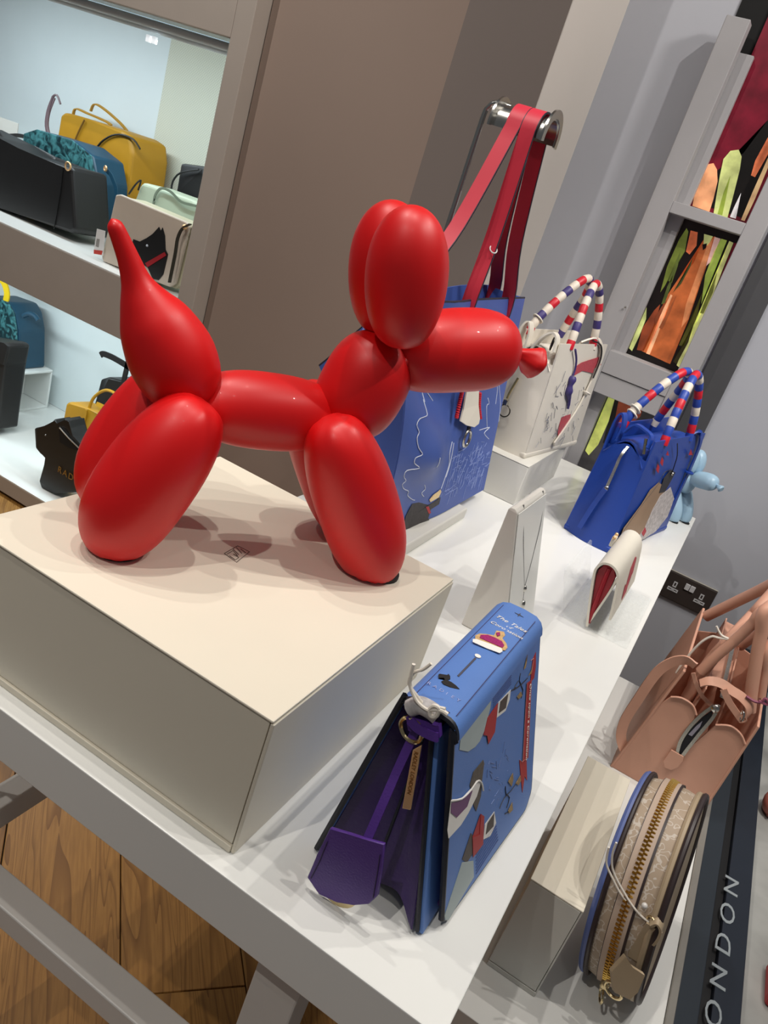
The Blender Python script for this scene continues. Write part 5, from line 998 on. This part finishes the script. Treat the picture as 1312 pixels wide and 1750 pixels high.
# ------------------------------------------------------------------ blue tote, its riser and the hook stand
g = box(-0.565, -0.400, 1.16, 1.515, 0.0, 0.024, 0.003)
o = single('riser_slab', g, PALE, 'low white slab riser under the blue tote', 'riser')
part('foot', box(-0.55, -0.42, 1.22, 1.49, -0.0, 0.002, 0), PALE, o, 0)
TB = mat('denim_blue_leather', (64, 88, 158), 0.45, var=0.05, vscale=6, bump=0.06, bscale=500)
TR = mat('dark_trim', (30, 32, 48), 0.5)
t = thing('tote_bag', 'tall blue tote with white line drawings behind the red dog', 'tote bag', (-0.49, 1.45, 0.0245))
def tf(u, v, s):      # s=0 front, 1 back;  u 0 near .. 1 far ; v 0 bottom .. 1 top
    ya_ = 1.175 - 0.015 * v; yb_ = 1.655 + (1.70 - 1.655) * v
    y = ya_ + (yb_ - ya_) * u
    z = 0.026 + (0.402 + 0.012 * u) * v
    if s == 0:
        x = -0.420 - 0.080 * v - 0.004 * (1 - u)
        d = 0.034 * math.exp(-((u - 0.30) / 0.16) ** 2 - ((v - 0.60 + 0.5 * (u - 0.3)) / 0.10) ** 2) - 0.020 * math.exp(-((u - 0.22) / 0.14) ** 2 - ((v - 0.36) / 0.10) ** 2)
        d += 0.010 * math.sin(6 * u + 9 * v) * math.exp(-((u - 0.2) / 0.22) ** 2)
        x -= d
    else:
        x = -0.568 - 0.012 * v - 0.02 * math.sin(math.pi * u) * v
        z = 0.026 + (0.402 + 0.012 * u) * v * (1 - 0.20 * (1 - u) ** 2)
    return Vector((x, y, z))
part('front_panel', sheet(lambda u, v: tf(u, v, 0), 32, 32, 0.003), TB, t)
part('back_panel', sheet(lambda u, v: tf(u, v, 1), 16, 16, 0.003), TB, t)
part('gusset', sheet(lambda u, v: tf(0, v, 0).lerp(tf(0, v, 1), u) + Vector((0, 0.03 * math.sin(math.pi * u) * v, 0)), 10, 12, 0.0025), TB, t)
part('gusset', sheet(lambda u, v: tf(1, v, 0).lerp(tf(1, v, 1), u) - Vector((0, 0.03 * math.sin(math.pi * u) * v, 0)), 10, 12, 0.0025), TB, t)
part('base', sheet(lambda u, v: tf(u, 0, 0).lerp(tf(u, 0, 1), v), 6, 4, 0.003), TB, t)
wing = [Vector(p) for p in [(-0.6516,1.19,0.2628),(-0.6291,1.19,0.2948),(-0.6062,1.19,0.3334),(-0.5823,1.19,0.3694)]]
part('side_wing', sheet(lambda u, v: (wing[0].lerp(wing[3], u)).lerp(tf(0, 0.55 + 0.45 * u, 1), v), 6, 4, 0.003), TB, t)
part('wing_trim', tube(cr(wing, 4), 0.0025, 6), TR, t)
part('rim_trim', tube([tf(u / 12, 1.0, 0) for u in range(13)], 0.0022, 6), TR, t)
tip = [Vector(p) for p in [(-0.5327,1.7,0.4245),(-0.5165,1.7,0.4263),(-0.4966,1.7,0.4256)]]
part('corner_trim', tube(tip, 0.0022, 6), TR, t)
part('corner_panel', sheet(lambda u, v: tip[0].lerp(tip[2], u).lerp(tf(1, 0.9, 0.0) + Vector((-0.03 * (1 - u), 0, 0)), v), 4, 4, 0.002), TB, t)
STRAPR = mat('coral_red_strap', (196, 42, 62), 0.5, var=0.04)
hk = Vector((-0.540, 1.45, 0.735)); HR = 0.037
def strap(xb, xh, yn, yf, zb):
    arc = [Vector((xh, hk.y - HR * math.cos(a), hk.z - 0.012 + HR * math.sin(a))) for a in [math.pi * i / 12 for i in range(13)]]
    near = [Vector((xb, yn, zb)), Vector((xb, yn - 0.004, zb + 0.05)).lerp(arc[0], 0.08), Vector((xb, yn, zb)).lerp(arc[0], 0.5) + Vector((0, 0.006, 0))]
    far = [Vector((xb, yf, zb)).lerp(arc[-1], 0.5) - Vector((0, 0.010, 0)), Vector((xb, yf + 0.004, zb + 0.05)).lerp(arc[-1], 0.08), Vector((xb, yf, zb))]
    return cr(near + [arc[0]], 5)[:-1] + arc + cr([arc[-1]] + far, 5)[1:]
for xb, xh, yn, yf, zb in ((-0.500, -0.513, 1.385, 1.60, 0.37), (-0.566, -0.541, 1.27, 1.69, 0.37)):
    q = strap(xb, xh, yn, yf, zb)
    s_ = part('handle', ribbon(q, 0.027, 0.003, (1, 0.0, 0)), STRAPR, t)
    part('edge_paint', ribbon([p + Vector((0.0138, 0, 0)) for p in q], 0.0012, 0.0034, (1, 0, 0)), TR, s_)
part('strap_tie', ring([(-0.4959,1.4,0.5263)][0], (0.3, -0.5, 1), 0.011, 0.0012, 18, 6, 0.6), mat('clear_tie', (200, 198, 196), 0.3, var=0), t)
TN = Vector((0.98, 0.01, 0.198)).normalized()
def front_off(L, d): return [Vector(p) + TN * d for p in L]
def ontote(pts, d):
    """drop drawing points onto the creased front panel"""
    out = []
    for p in pts:
        v = max(0, min(1, (p[2] - 0.026) / 0.408)); ya_ = 1.175 - 0.015 * v; yb_ = 1.655 + 0.045 * v
        u = max(0, min(1, (p[1] - ya_) / (yb_ - ya_))); q = tf(u, v, 0); q.z = p[2]; out.append(q + TN * d)
    return out
lines = [[(-0.4633,1.3517,0.2445),(-0.4672,1.3303,0.2637),(-0.4687,1.3193,0.271),(-0.4687,1.3086,0.271),(-0.4661,1.3029,0.2582),(-0.4651,1.2889,0.2535),(-0.4662,1.2767,0.2589),(-0.4628,1.265,0.2419),(-0.4627,1.2454,0.2412),(-0.4627,1.2212,0.2411),(-0.4609,1.2099,0.2327),(-0.4585,1.2186,0.2206),(-0.4567,1.2121,0.2115),(-0.4535,1.2174,0.1956),(-0.451,1.2285,0.1837),(-0.4499,1.2137,0.1779),(-0.4478,1.2147,0.1676),(-0.4457,1.2324,0.1573),(-0.4451,1.2024,0.1544),(-0.4427,1.2016,0.1423),(-0.4407,1.214,0.1326),(-0.4394,1.2068,0.1258),(-0.4371,1.2197,0.1148),(-0.4353,1.2419,0.1059),(-0.4335,1.245,0.0967),(-0.4309,1.2692,0.0838),(-0.4301,1.2807,0.0802)],
         [(-0.4488,1.2846,0.1726),(-0.4465,1.2887,0.1612),(-0.4448,1.2891,0.1526)], [(-0.4363,1.2935,0.1105),(-0.434,1.3054,0.0992),(-0.4325,1.2974,0.092),(-0.4306,1.3113,0.0823)], [(-0.4487,1.4068,0.1722),(-0.4444,1.3977,0.1509),(-0.4395,1.4044,0.1267),(-0.4342,1.3913,0.1002),(-0.431,1.3828,0.0844)], [(-0.4479,1.4174,0.1683),(-0.4405,1.4115,0.1313),(-0.4351,1.3983,0.1046)]]
part('line_drawing', join(*[tube([p for p in cr(ontote(q, 0.0022), 3)], 0.0008, 5) for q in lines]), INKW, t, 0)
random.seed(3); sc = []
A0, A1, A2 = Vector([(-0.4438,1.4168,0.1477)][0]), Vector([(-0.4457,1.6822,0.1573)][0]), Vector([(-0.4242,1.3753,0.0509)][0])
for i in range(150):
    u, v = random.random(), random.random() ** 0.8; p = A0 + (A1 - A0) * u * (0.75 + 0.35 * v) + (A2 - A0) * v
    a_ = random.random(); ln = random.uniform(0.008, 0.03)
    q = p + ((A2 - A0).normalized() if a_ < 0.6 else (A1 - A0).normalized()) * ln + Vector((0, random.uniform(-.006, .006), random.uniform(-.006, .006)))
    if p.z < 0.04 or q.z < 0.03: continue
    sc.append(tube(ontote([p, q], 0.0022), 0.0005, 4))
part('sketch_lines', join(*sc), mat('pale_blue_ink', (140, 156, 204), 0.6, var=0), t, 0)
for q in ([(-0.469,1.6065,0.2727),(-0.465,1.6243,0.2528),(-0.4586,1.6294,0.2213)], [(-0.4688,1.6222,0.2714),(-0.4579,1.662,0.2178),(-0.4498,1.6754,0.1777)], [(-0.4623,1.5723,0.2395),(-0.4596,1.5863,0.2259),(-0.4586,1.5742,0.2211),(-0.4479,1.6041,0.1679)], [(-0.4492,1.5541,0.1747),(-0.4488,1.6166,0.1725),(-0.447,1.5878,0.1639),(-0.4434,1.6263,0.1457)]):
    part('line_drawing', tube(cr(ontote(q, 0.0022), 3), 0.0007, 5), INKW, t, 0)
dg_ = part('terrier_print', prism(ontote([(-0.4202,1.2465,0.0309),(-0.425,1.2611,0.0548),(-0.4288,1.2752,0.0737),(-0.4249,1.2869,0.0542),(-0.4242,1.3118,0.0506),(-0.4257,1.339,0.058),(-0.4266,1.371,0.0625),(-0.4271,1.3901,0.0653),(-0.4243,1.3897,0.0512),(-0.4234,1.3569,0.047),(-0.4197,1.3552,0.0286),(-0.418,1.3668,0.0199),(-0.4176,1.3312,0.0182),(-0.4186,1.2843,0.0233)], 0.0022), TN * 0.0006), mat('charcoal_print', (58, 54, 54), 0.6, var=0.2, vscale=200), t, 0)
part('crown_print', prism(ontote([(-0.4283,1.337,0.0711),(-0.4285,1.3477,0.0722),(-0.4299,1.3479,0.079),(-0.4284,1.362,0.0714),(-0.4305,1.3665,0.082),(-0.4293,1.3773,0.0763),(-0.431,1.377,0.0845),(-0.4297,1.3852,0.0781),(-0.4277,1.3775,0.068),(-0.427,1.3448,0.0648)], 0.003), TN * 0.0006), mat('pale_gold_print', (226, 200, 150), 0.5, var=0.1), t, 0)
part('collar_print', prism(ontote([(-0.4256,1.3309,0.0576),(-0.4253,1.3424,0.0561),(-0.4219,1.3597,0.0393),(-0.4218,1.3515,0.0389)], 0.003), TN * 0.0006), mat('red_print', (168, 36, 40), 0.5), t, 0)
# charm: white tab with red lacing and a steel ring
tab = ontote([(-0.4688,1.416,0.2716),(-0.4676,1.4717,0.2654),(-0.4618,1.4814,0.2371),(-0.4561,1.5042,0.2088),(-0.4538,1.5029,0.1972),(-0.4529,1.4819,0.1928),(-0.4544,1.4438,0.2002),(-0.4565,1.4148,0.2107),(-0.4608,1.4239,0.232)], 0.014)
part('charm_tab', prism(tab, TN * 0.003, 0.0008), PW, t)
for L_ in ([(-0.4683,1.405,0.2693),(-0.4634,1.4095,0.2447),(-0.4579,1.4029,0.2178)], [(-0.4665,1.4807,0.2601),(-0.4617,1.4883,0.2363),(-0.456,1.5077,0.2084)]):
    P_ = cr(ontote(L_, 0.0155), 7)
    part('lacing', join(*[ball(p, 0.0046, 8, (1, 1, 0.55)) for p in P_]), mat('red_lace', (190, 20, 40), 0.5), t)
part('charm_ring', ring(ontote([(-0.4488,1.4588,0.1726)], 0.013)[0], (0.98, -0.15, 0.1), 0.0165, 0.003, 24, 8, 0.72), SILVER, t)
part('ring_loop', tube(ontote([(-0.4534,1.4615,0.1955),(-0.4518,1.4619,0.1873)], 0.013), 0.004, 8), BLACK, t)
# hook stand
t = thing('bag_stand', 'steel hook stand holding up the red tote handles', 'bag stand', (-0.615, 1.45, 0.0))
XP = -0.614
part('base_plate', box(XP - 0.028, XP + 0.028, 1.36, 1.54, 0.0, 0.004, 0.001), SILVER, t)
part('rod', tube([Vector((XP, 1.45, 0.004)), Vector((XP, 1.45, 0.3))] + cr([Vector((XP, 1.45, 0.60)), Vector((XP, 1.45, 0.72)), Vector((XP + 0.004, 1.450, 0.742)), Vector((XP + 0.016, 1.45, 0.752)), Vector((XP + 0.045, 1.45, 0.752))], 5), 0.0052, 10), SILVER, t)
sad = lambda x, r: [Vector((x, hk.y - r * math.cos(a), hk.z - 0.014 + r * math.sin(a))) for a in [math.pi * (-0.06 + 1.12 * i / 20) for i in range(21)]]
part('saddle', ribbon([p + Vector((0.05, 0, 0)) for p in sad(hk.x - 0.043, HR - 0.005)], 0.098, 0.003, (1, 0, 0)), SILVER, t)
part('saddle_lip', ribbon(sad(hk.x + 0.057, HR + 0.004), 0.004, 0.014, (1, 0, 0)), SILVER, t)
part('saddle_lip', ribbon(sad(hk.x - 0.043, HR + 0.002), 0.004, 0.012, (1, 0, 0)), SILVER, t)

# ------------------------------------------------------------------ box riser on the lower table
t = thing('riser_box', 'tall cream box riser on the lower table by the round bag', 'riser', (0.06, 1.0, -0.3))
x0, x1, ya, yb, za, zb = 0.026, 0.0985, 0.848, 1.165, -0.30, -0.136
part('body', box(x0 + 0.002, x1 - 0.0025, ya + 0.002, yb - 0.001, za, zb - 0.003, 0.0008), PALE, t)
part('lid', box(x0, x1, ya, yb, zb - 0.0025, zb, 0.0008), CREAM, t)
part('front_panel', box(x0 + 0.001, x1 - 0.003, ya, ya + 0.0018, za + 0.009, zb - 0.003, 0.0004), PALE, t)
part('base_lip', box(x0 + 0.001, x1 - 0.001, ya - 0.0005, ya + 0.0018, za, za + 0.0075, 0.0004), PALE, t)
part('side_panel', box(x1 - 0.0022, x1, ya + 0.001, yb, za, zb - 0.003, 0.0004), PALE, t)

# ------------------------------------------------------------------ round beige camera bag
JIG = cell_mat('jigsaw_canvas', (172, 152, 130), (200, 188, 174), 48, 0.03, 0.55)
BGE = mat('sand_leather', (170, 150, 122), 0.5, var=0.06)
DBR = mat('dark_brown_edge', (48, 36, 36), 0.45)
PERI = mat('periwinkle_leather', (88, 104, 160), 0.5)
t = thing('round_bag', 'round sand-coloured bag with jigsaw print and brass zip', 'handbag', (0.175, 1.06, -0.3))
RC = Vector((0.1246, 0.9823, -0.1575)); RA, RBb = 0.123, 0.1453; yw, rl_ = -0.1035, -0.1981
eY = Vector((-math.sin(yw), math.cos(yw), 0)); eN = Vector((math.cos(yw) * math.cos(rl_), math.sin(yw) * math.cos(rl_), -math.sin(rl_))); eZ = eN.cross(eY)
def rim(wd, s=1.0, n=60):
    out = []
    for i in range(n + 1):
        a = math.radians(-90 + 360.0 * i / n)
        p = RC + eY * (RA * s * math.cos(a)) + eZ * (RBb * s * math.sin(a)) + eN * wd
        p.z = max(p.z, -0.2942); out.append(p)
    return out
WD = 0.0755
bl = rim(0.006, 0.965); br = rim(WD - 0.006, 0.965); n_ = len(bl)
cen = lambda f: RC + eN * (WD * f)
def wall(u0, u1, lift=0.0):
    V = []; F = []
    for i in range(n_):
        for k_ in range(5):
            f = u0 + (u1 - u0) * k_ / 4; p = bl[i].lerp(br[i], f); dr = (p - cen(f)).normalized()
            V.append(tuple(p + dr * (0.005 * math.sin(math.pi * f) + lift)))
    for i in range(n_ - 1):
        for k_ in range(4): F.append((i * 5 + k_, i * 5 + k_ + 1, (i + 1) * 5 + k_ + 1, (i + 1) * 5 + k_))
    return V, F
part('side_band', wall(0, 1), JIG, t)
part('back_face', prism(rim(0.0, 0.985)[:-1], eN * 0.006), BGE, t)
part('front_face', prism(rim(WD, 0.985)[:-1], eN * -0.006), BGE, t)
part('rim_trim', tube(rim(0.001, 0.975)[:-1], 0.0055, 8, True), PERI, t)
part('rim_piping', tube(rim(0.006, 1.0)[:-1], 0.0034, 8, True), DBR, t)
part('rim_piping', tube(rim(WD, 1.0)[:-1], 0.0042, 8, True), DBR, t)
part('rim_trim', tube(rim(WD - 0.007, 0.99)[:-1], 0.0045, 8, True), BGE, t)
def mid(f, lift, i0=14, i1=40):
    out = []
    for i in range(i0, i1):
        p = bl[i].lerp(br[i], f); out.append(p + (p - cen(f)).normalized() * (0.005 * math.sin(math.pi * f) + lift))
    return out
BRASS = mat('brass_zip', (206, 170, 90), 0.28, 1.0, var=0)
part('zip_tape', ribbon(mid(0.45, 0.0012, 20, 53), 0.024, 0.0016, eN), mat('zip_tape_pink', (186, 164, 146), 0.6), t)
for f in (0.27, 0.63): part('zip_binding', ribbon(mid(f, 0.002, 20, 57), 0.003, 0.0016, eN), DBR, t)
zt_ = cr(mid(0.45, 0.0028, 20, 52), 5)
teeth = []
for i, p in enumerate(zt_):
    s_ = 0.0022 if i % 2 else -0.0022
    teeth.append(box(p.x + s_ - 0.0028, p.x + s_ + 0.0028, p.y - 0.0009, p.y + 0.0009, p.z - 0.0010, p.z + 0.0012, 0))
zt2 = part('zip_teeth', join(*teeth), BRASS, t, 0); zt2['kind'] = 'stuff'
zs = mid(0.45, 0.006, 50, 53)
sl = part('zip_slider', ball(zs[1], 0.007, 10, (0.9, 0.8, 1.3)), PGOLD, t)
part('puller_loop', ring(zs[2] + Vector((0, -0.006, -0.008)), (1, 0.3, 0.2), 0.010, 0.0016, 18, 6), PGOLD, t)
lt = [Vector(p) for p in [(0.154,0.844,-0.1852),(0.1584,0.844,-0.1517),(0.171,0.844,-0.1615),(0.1867,0.844,-0.1597),(0.1907,0.844,-0.1888),(0.1877,0.844,-0.2062),(0.1687,0.844,-0.2102)]]
part('leather_tag', prism(lt, (0.004, -0.003, 0.0), 0.0008), BGE, t)
part('gold_ring', ring([(0.1716,0.847,-0.213)][0], (0.3, 1, 0.2), 0.0115, 0.0022, 22, 8), PGOLD, t)
part('side_tab', ribbon(cr([(0.1756,0.856,-0.1616),(0.1744,0.856,-0.1251),(0.1746,0.856,-0.1039)], 4), 0.02, 0.003, (1, 0, 0)), BGE, t)
part('strap_loop', ribbon(cr([(0.1691,0.856,-0.1015),(0.1741,0.856,-0.093),(0.1812,0.856,-0.0991),(0.1834,0.856,-0.1138),(0.1815,0.856,-0.126)], 5), 0.012, 0.003, (0, 1, 0.3)), BGE, t)
part('d_ring', ring([(0.1687,0.859,-0.1018)][0], (0.7, 1, 0), 0.006, 0.0014, 16, 6), PGOLD, t)
part('tie_cord', tube(cr([(0.0884,0.864,-0.0444),(0.0948,0.864,-0.0663),(0.1086,0.864,-0.0805),(0.1275,0.864,-0.0956),(0.1487,0.864,-0.1043),(0.1656,0.864,-0.1084)], 5), 0.0014, 6), STR, t)
part('tie_cord', tube(cr([(0.0927,0.86,-0.0298),(0.0958,0.86,-0.049),(0.106,0.86,-0.0689),(0.1319,0.86,-0.0901),(0.1521,0.86,-0.1017),(0.1671,0.86,-0.1052)], 5), 0.0014, 6), STR, t)
part('tie_bead', ball([(0.154,0.86,-0.0876)][0], 0.004, 10), mat('clear_bead', (210, 206, 200), 0.15, var=0), t)

# ------------------------------------------------------------------ pink grab bag
PK = mat('blush_leather', (208, 156, 132), 0.48, var=0.04, bump=0.05, bscale=600)
PKE = mat('blush_edge', (150, 90, 72), 0.5)
t = thing('work_bag', 'blush pink leather work bag with an open zip', 'handbag', (0.17, 1.6, -0.3))
xa, xb, zb_ = 0.078, 0.256, -0.30
# gusset facing the camera: two low pocket sides and a raised middle
part('gusset', prism([(xa, 1.432, zb_), (xb, 1.432, zb_), (xb + 0.002, 1.432, -0.118), (0.243, 1.432, -0.105), (0.222, 1.432, -0.1), (0.2, 1.432, -0.112), (0.178, 1.432, -0.20), (0.168, 1.432, -0.20), (0.164, 1.432, -0.112), (0.150, 1.432, -0.098), (0.128, 1.432, -0.096), (0.112, 1.432, -0.104), (0.1, 1.432, -0.13)], (0, 0.004, 0), 0.001), PK, t)
for q in ([(0.112, 1.43, -0.104), (0.128, 1.43, -0.096), (0.150, 1.43, -0.098), (0.164, 1.43, -0.112)], [(0.2, 1.43, -0.112), (0.222, 1.43, -0.1), (0.243, 1.43, -0.105), (0.257, 1.43, -0.118)]):
    part('pocket_edge', tube(cr(q, 4), 0.0022, 6), PK, t)
part('gusset', prism([(xa, 1.78, zb_), (xb, 1.78, zb_), (xb + 0.002, 1.78, -0.1), (0.17, 1.78, -0.08), (0.1, 1.78, -0.11)], (0, 0.004, 0), 0.001), PK, t)
part('back_panel', hexa([(xa - 0.002, 1.43, zb_), (xa + 0.003, 1.43, zb_), (xa + 0.003, 1.78, zb_), (xa - 0.002, 1.78, zb_), (0.108, 1.43, -0.045), (0.113, 1.43, -0.045), (0.113, 1.78, -0.045), (0.108, 1.78, -0.045)], 0.0015), PK, t)
part('front_panel', hexa([(xb - 0.003, 1.43, zb_), (xb + 0.002, 1.43, zb_), (xb + 0.002, 1.78, zb_), (xb - 0.003, 1.78, zb_), (0.258, 1.43, -0.075), (0.263, 1.43, -0.075), (0.263, 1.78, -0.05), (0.258, 1.78, -0.05)], 0.0015), PK, t)
part('base', box(xa, xb, 1.434, 1.78, zb_, zb_ + 0.004, 0.001), PK, t)
# raised centre compartment with the zip
part('centre_side', hexa([(0.150, 1.445, -0.20), (0.153, 1.445, -0.20), (0.153, 1.77, -0.2), (0.150, 1.77, -0.2), (0.158, 1.46, -0.07), (0.161, 1.46, -0.07), (0.161, 1.77, -0.04), (0.158, 1.77, -0.04)], 0.0006), PK, t)
part('centre_side', hexa([(0.212, 1.445, -0.20), (0.215, 1.445, -0.20), (0.215, 1.77, -0.2), (0.212, 1.77, -0.2), (0.196, 1.46, -0.07), (0.199, 1.46, -0.07), (0.199, 1.77, -0.04), (0.196, 1.77, -0.04)], 0.0006), PK, t)
part('centre_top', hexa([(0.160, 1.50, -0.075), (0.197, 1.50, -0.075), (0.197, 1.77, -0.05), (0.160, 1.77, -0.05), (0.160, 1.50, -0.072), (0.197, 1.50, -0.072), (0.197, 1.77, -0.047), (0.160, 1.77, -0.047)], 0.0006), PK, t)
part('zip_opening', prism([(0.1697,1.43,-0.2018),(0.1649,1.43,-0.1764),(0.1672,1.43,-0.1423),(0.1744,1.43,-0.1097),(0.1839,1.43,-0.0857),(0.1877,1.43,-0.1009),(0.1833,1.43,-0.1385),(0.1789,1.43,-0.1725),(0.1776,1.43,-0.1992)], (0, -0.001, 0)), mat('zip_shadow', (24, 24, 30), 0.8), t, 0)
for q in ([(0.1676,1.428,-0.1991),(0.1628,1.428,-0.1737),(0.1643,1.428,-0.1403),(0.171,1.428,-0.1067),(0.1815,1.428,-0.0779)], [(0.1779,1.428,-0.1992),(0.1805,1.428,-0.173),(0.1847,1.428,-0.1363),(0.1896,1.428,-0.0998),(0.1877,1.428,-0.0726)]):
    part('zip_teeth', ribbon(cr(q, 4), 0.006, 0.003, (1, 0, 0.5)), ZIP, t)
part('zip_teeth', ribbon([(0.188, 1.45, -0.066), (0.186, 1.5, -0.060), (0.184, 1.76, -0.04)], 0.007, 0.003, (1, 0, 0)), ZIP, t)
part('zip_slider', ball([(0.1851,1.424,-0.0801)][0], 0.0075, 10, (1, 0.7, 1.2)), SILVER, t)
part('zip_stop', prism([(0.1559,1.427,-0.198),(0.1799,1.427,-0.1985),(0.1831,1.427,-0.2078),(0.1809,1.427,-0.2254),(0.1734,1.427,-0.2366),(0.1618,1.427,-0.239),(0.1536,1.427,-0.2286)], (0, -0.003, 0), 0.001), PK, t)
part('zip_puller', ribbon(cr([(0.1264,1.45,-0.0491),(0.1412,1.45,-0.0668),(0.1596,1.45,-0.0825),(0.1796,1.45,-0.0901)], 5), 0.007, 0.003, (1, 0, 0)), PK, t)
part('lining_patch', prism([(0.1686,1.4285,-0.1545),(0.1731,1.4285,-0.1305),(0.1776,1.4285,-0.1164),(0.1791,1.4285,-0.1292),(0.1752,1.4285,-0.1543)], (0, -0.0006, 0)), mat('lilac_lining', (150, 146, 160), 0.6), t, 0)
# handles
HM = lambda pts, r: part('handle', tube(cr(pts, 6), r, 12), PK, t)
HM([(0.1427,1.5,-0.1276),(0.1436,1.5,-0.0844),(0.1472,1.5,-0.0309),(0.1587,1.5,0.0272)] + [(0.179,1.58,0.0557),(0.184,1.58,0.0802)] + [(0.20, 1.64, 0.125), (0.175, 1.70, 0.06), (0.12, 1.75, -0.05)], 0.0115)
HM([(0.1376,1.47,-0.0494),(0.1489,1.47,-0.0048),(0.1632,1.47,0.0406),(0.1732,1.47,0.0798),(0.1759,1.47,0.1066)] + [(0.205, 1.54, 0.125), (0.22, 1.6, 0.06), (0.2, 1.68, -0.05)], 0.0095)
HM([(0.2399,1.46,-0.0699),(0.2259,1.46,-0.0318),(0.2113,1.46,0.0119),(0.1931,1.46,0.0717),(0.1816,1.46,0.1212)] + [(0.26, 1.53, 0.115), (0.262, 1.62, 0.08), (0.262, 1.72, -0.05)], 0.0115)
HM([(0.2454,1.47,-0.038),(0.2306,1.47,0.0058),(0.2145,1.47,0.0608)] + [(0.262, 1.56, 0.09), (0.262, 1.66, 0.05), (0.26, 1.74, -0.06)], 0.0085)
# straps
part('long_strap', ribbon(cr([(0.1142,1.44,-0.2801),(0.0745,1.44,-0.2447),(0.0618,1.44,-0.2047),(0.0642,1.44,-0.1456),(0.0704,1.44,-0.0816),(0.0835,1.44,-0.0477),(0.1029,1.44,-0.0291),(0.1232,1.44,-0.03)], 6), 0.019, 0.003, (1, 0.2, -0.5)), PK, t)
part('closing_strap', ribbon(cr([(0.1444,1.44,-0.0569),(0.156,1.44,-0.0442),(0.1746,1.44,-0.0378),(0.1953,1.44,-0.0407),(0.2157,1.44,-0.0435),(0.2332,1.44,-0.0536),(0.2383,1.44,-0.0731),(0.2284,1.44,-0.0837)], 6), 0.017, 0.003, (0.2, 0.6, 0.8)), PK, t)
part('closing_strap', ribbon(cr([(0.1821,1.435,-0.0437),(0.201,1.435,-0.0611),(0.2195,1.435,-0.0732),(0.2344,1.435,-0.0823)], 5), 0.012, 0.003, (1, 0, 0)), PK, t)
part('buckle', ring([(0.2297,1.43,-0.0717)][0], (1, 0.5, 0.3), 0.010, 0.0018, 16, 6, 0.6), SILVER, t)
part('stud', ball([(0.1504,1.45,-0.0462)][0], 0.004, 8), SILVER, t)
part('tie_cord', tube(cr([(0.124,1.47,0.0461),(0.138,1.47,0.0348),(0.1523,1.47,0.0341),(0.137,1.47,0.0277),(0.1249,1.47,0.0231),(0.1134,1.47,0.0005),(0.1051,1.47,-0.0422),(0.1025,1.47,-0.074)], 5), 0.0022, 6), STR, t)
part('plum_tie', tube(cr([(0.2204,1.44,-0.0379),(0.2347,1.44,-0.0393),(0.2452,1.44,-0.0351),(0.2487,1.44,-0.0249),(0.2567,1.44,-0.0329),(0.2411,1.44,-0.0351)], 5), 0.0028, 6), mat('plum_cord', (140, 72, 96), 0.6), t)
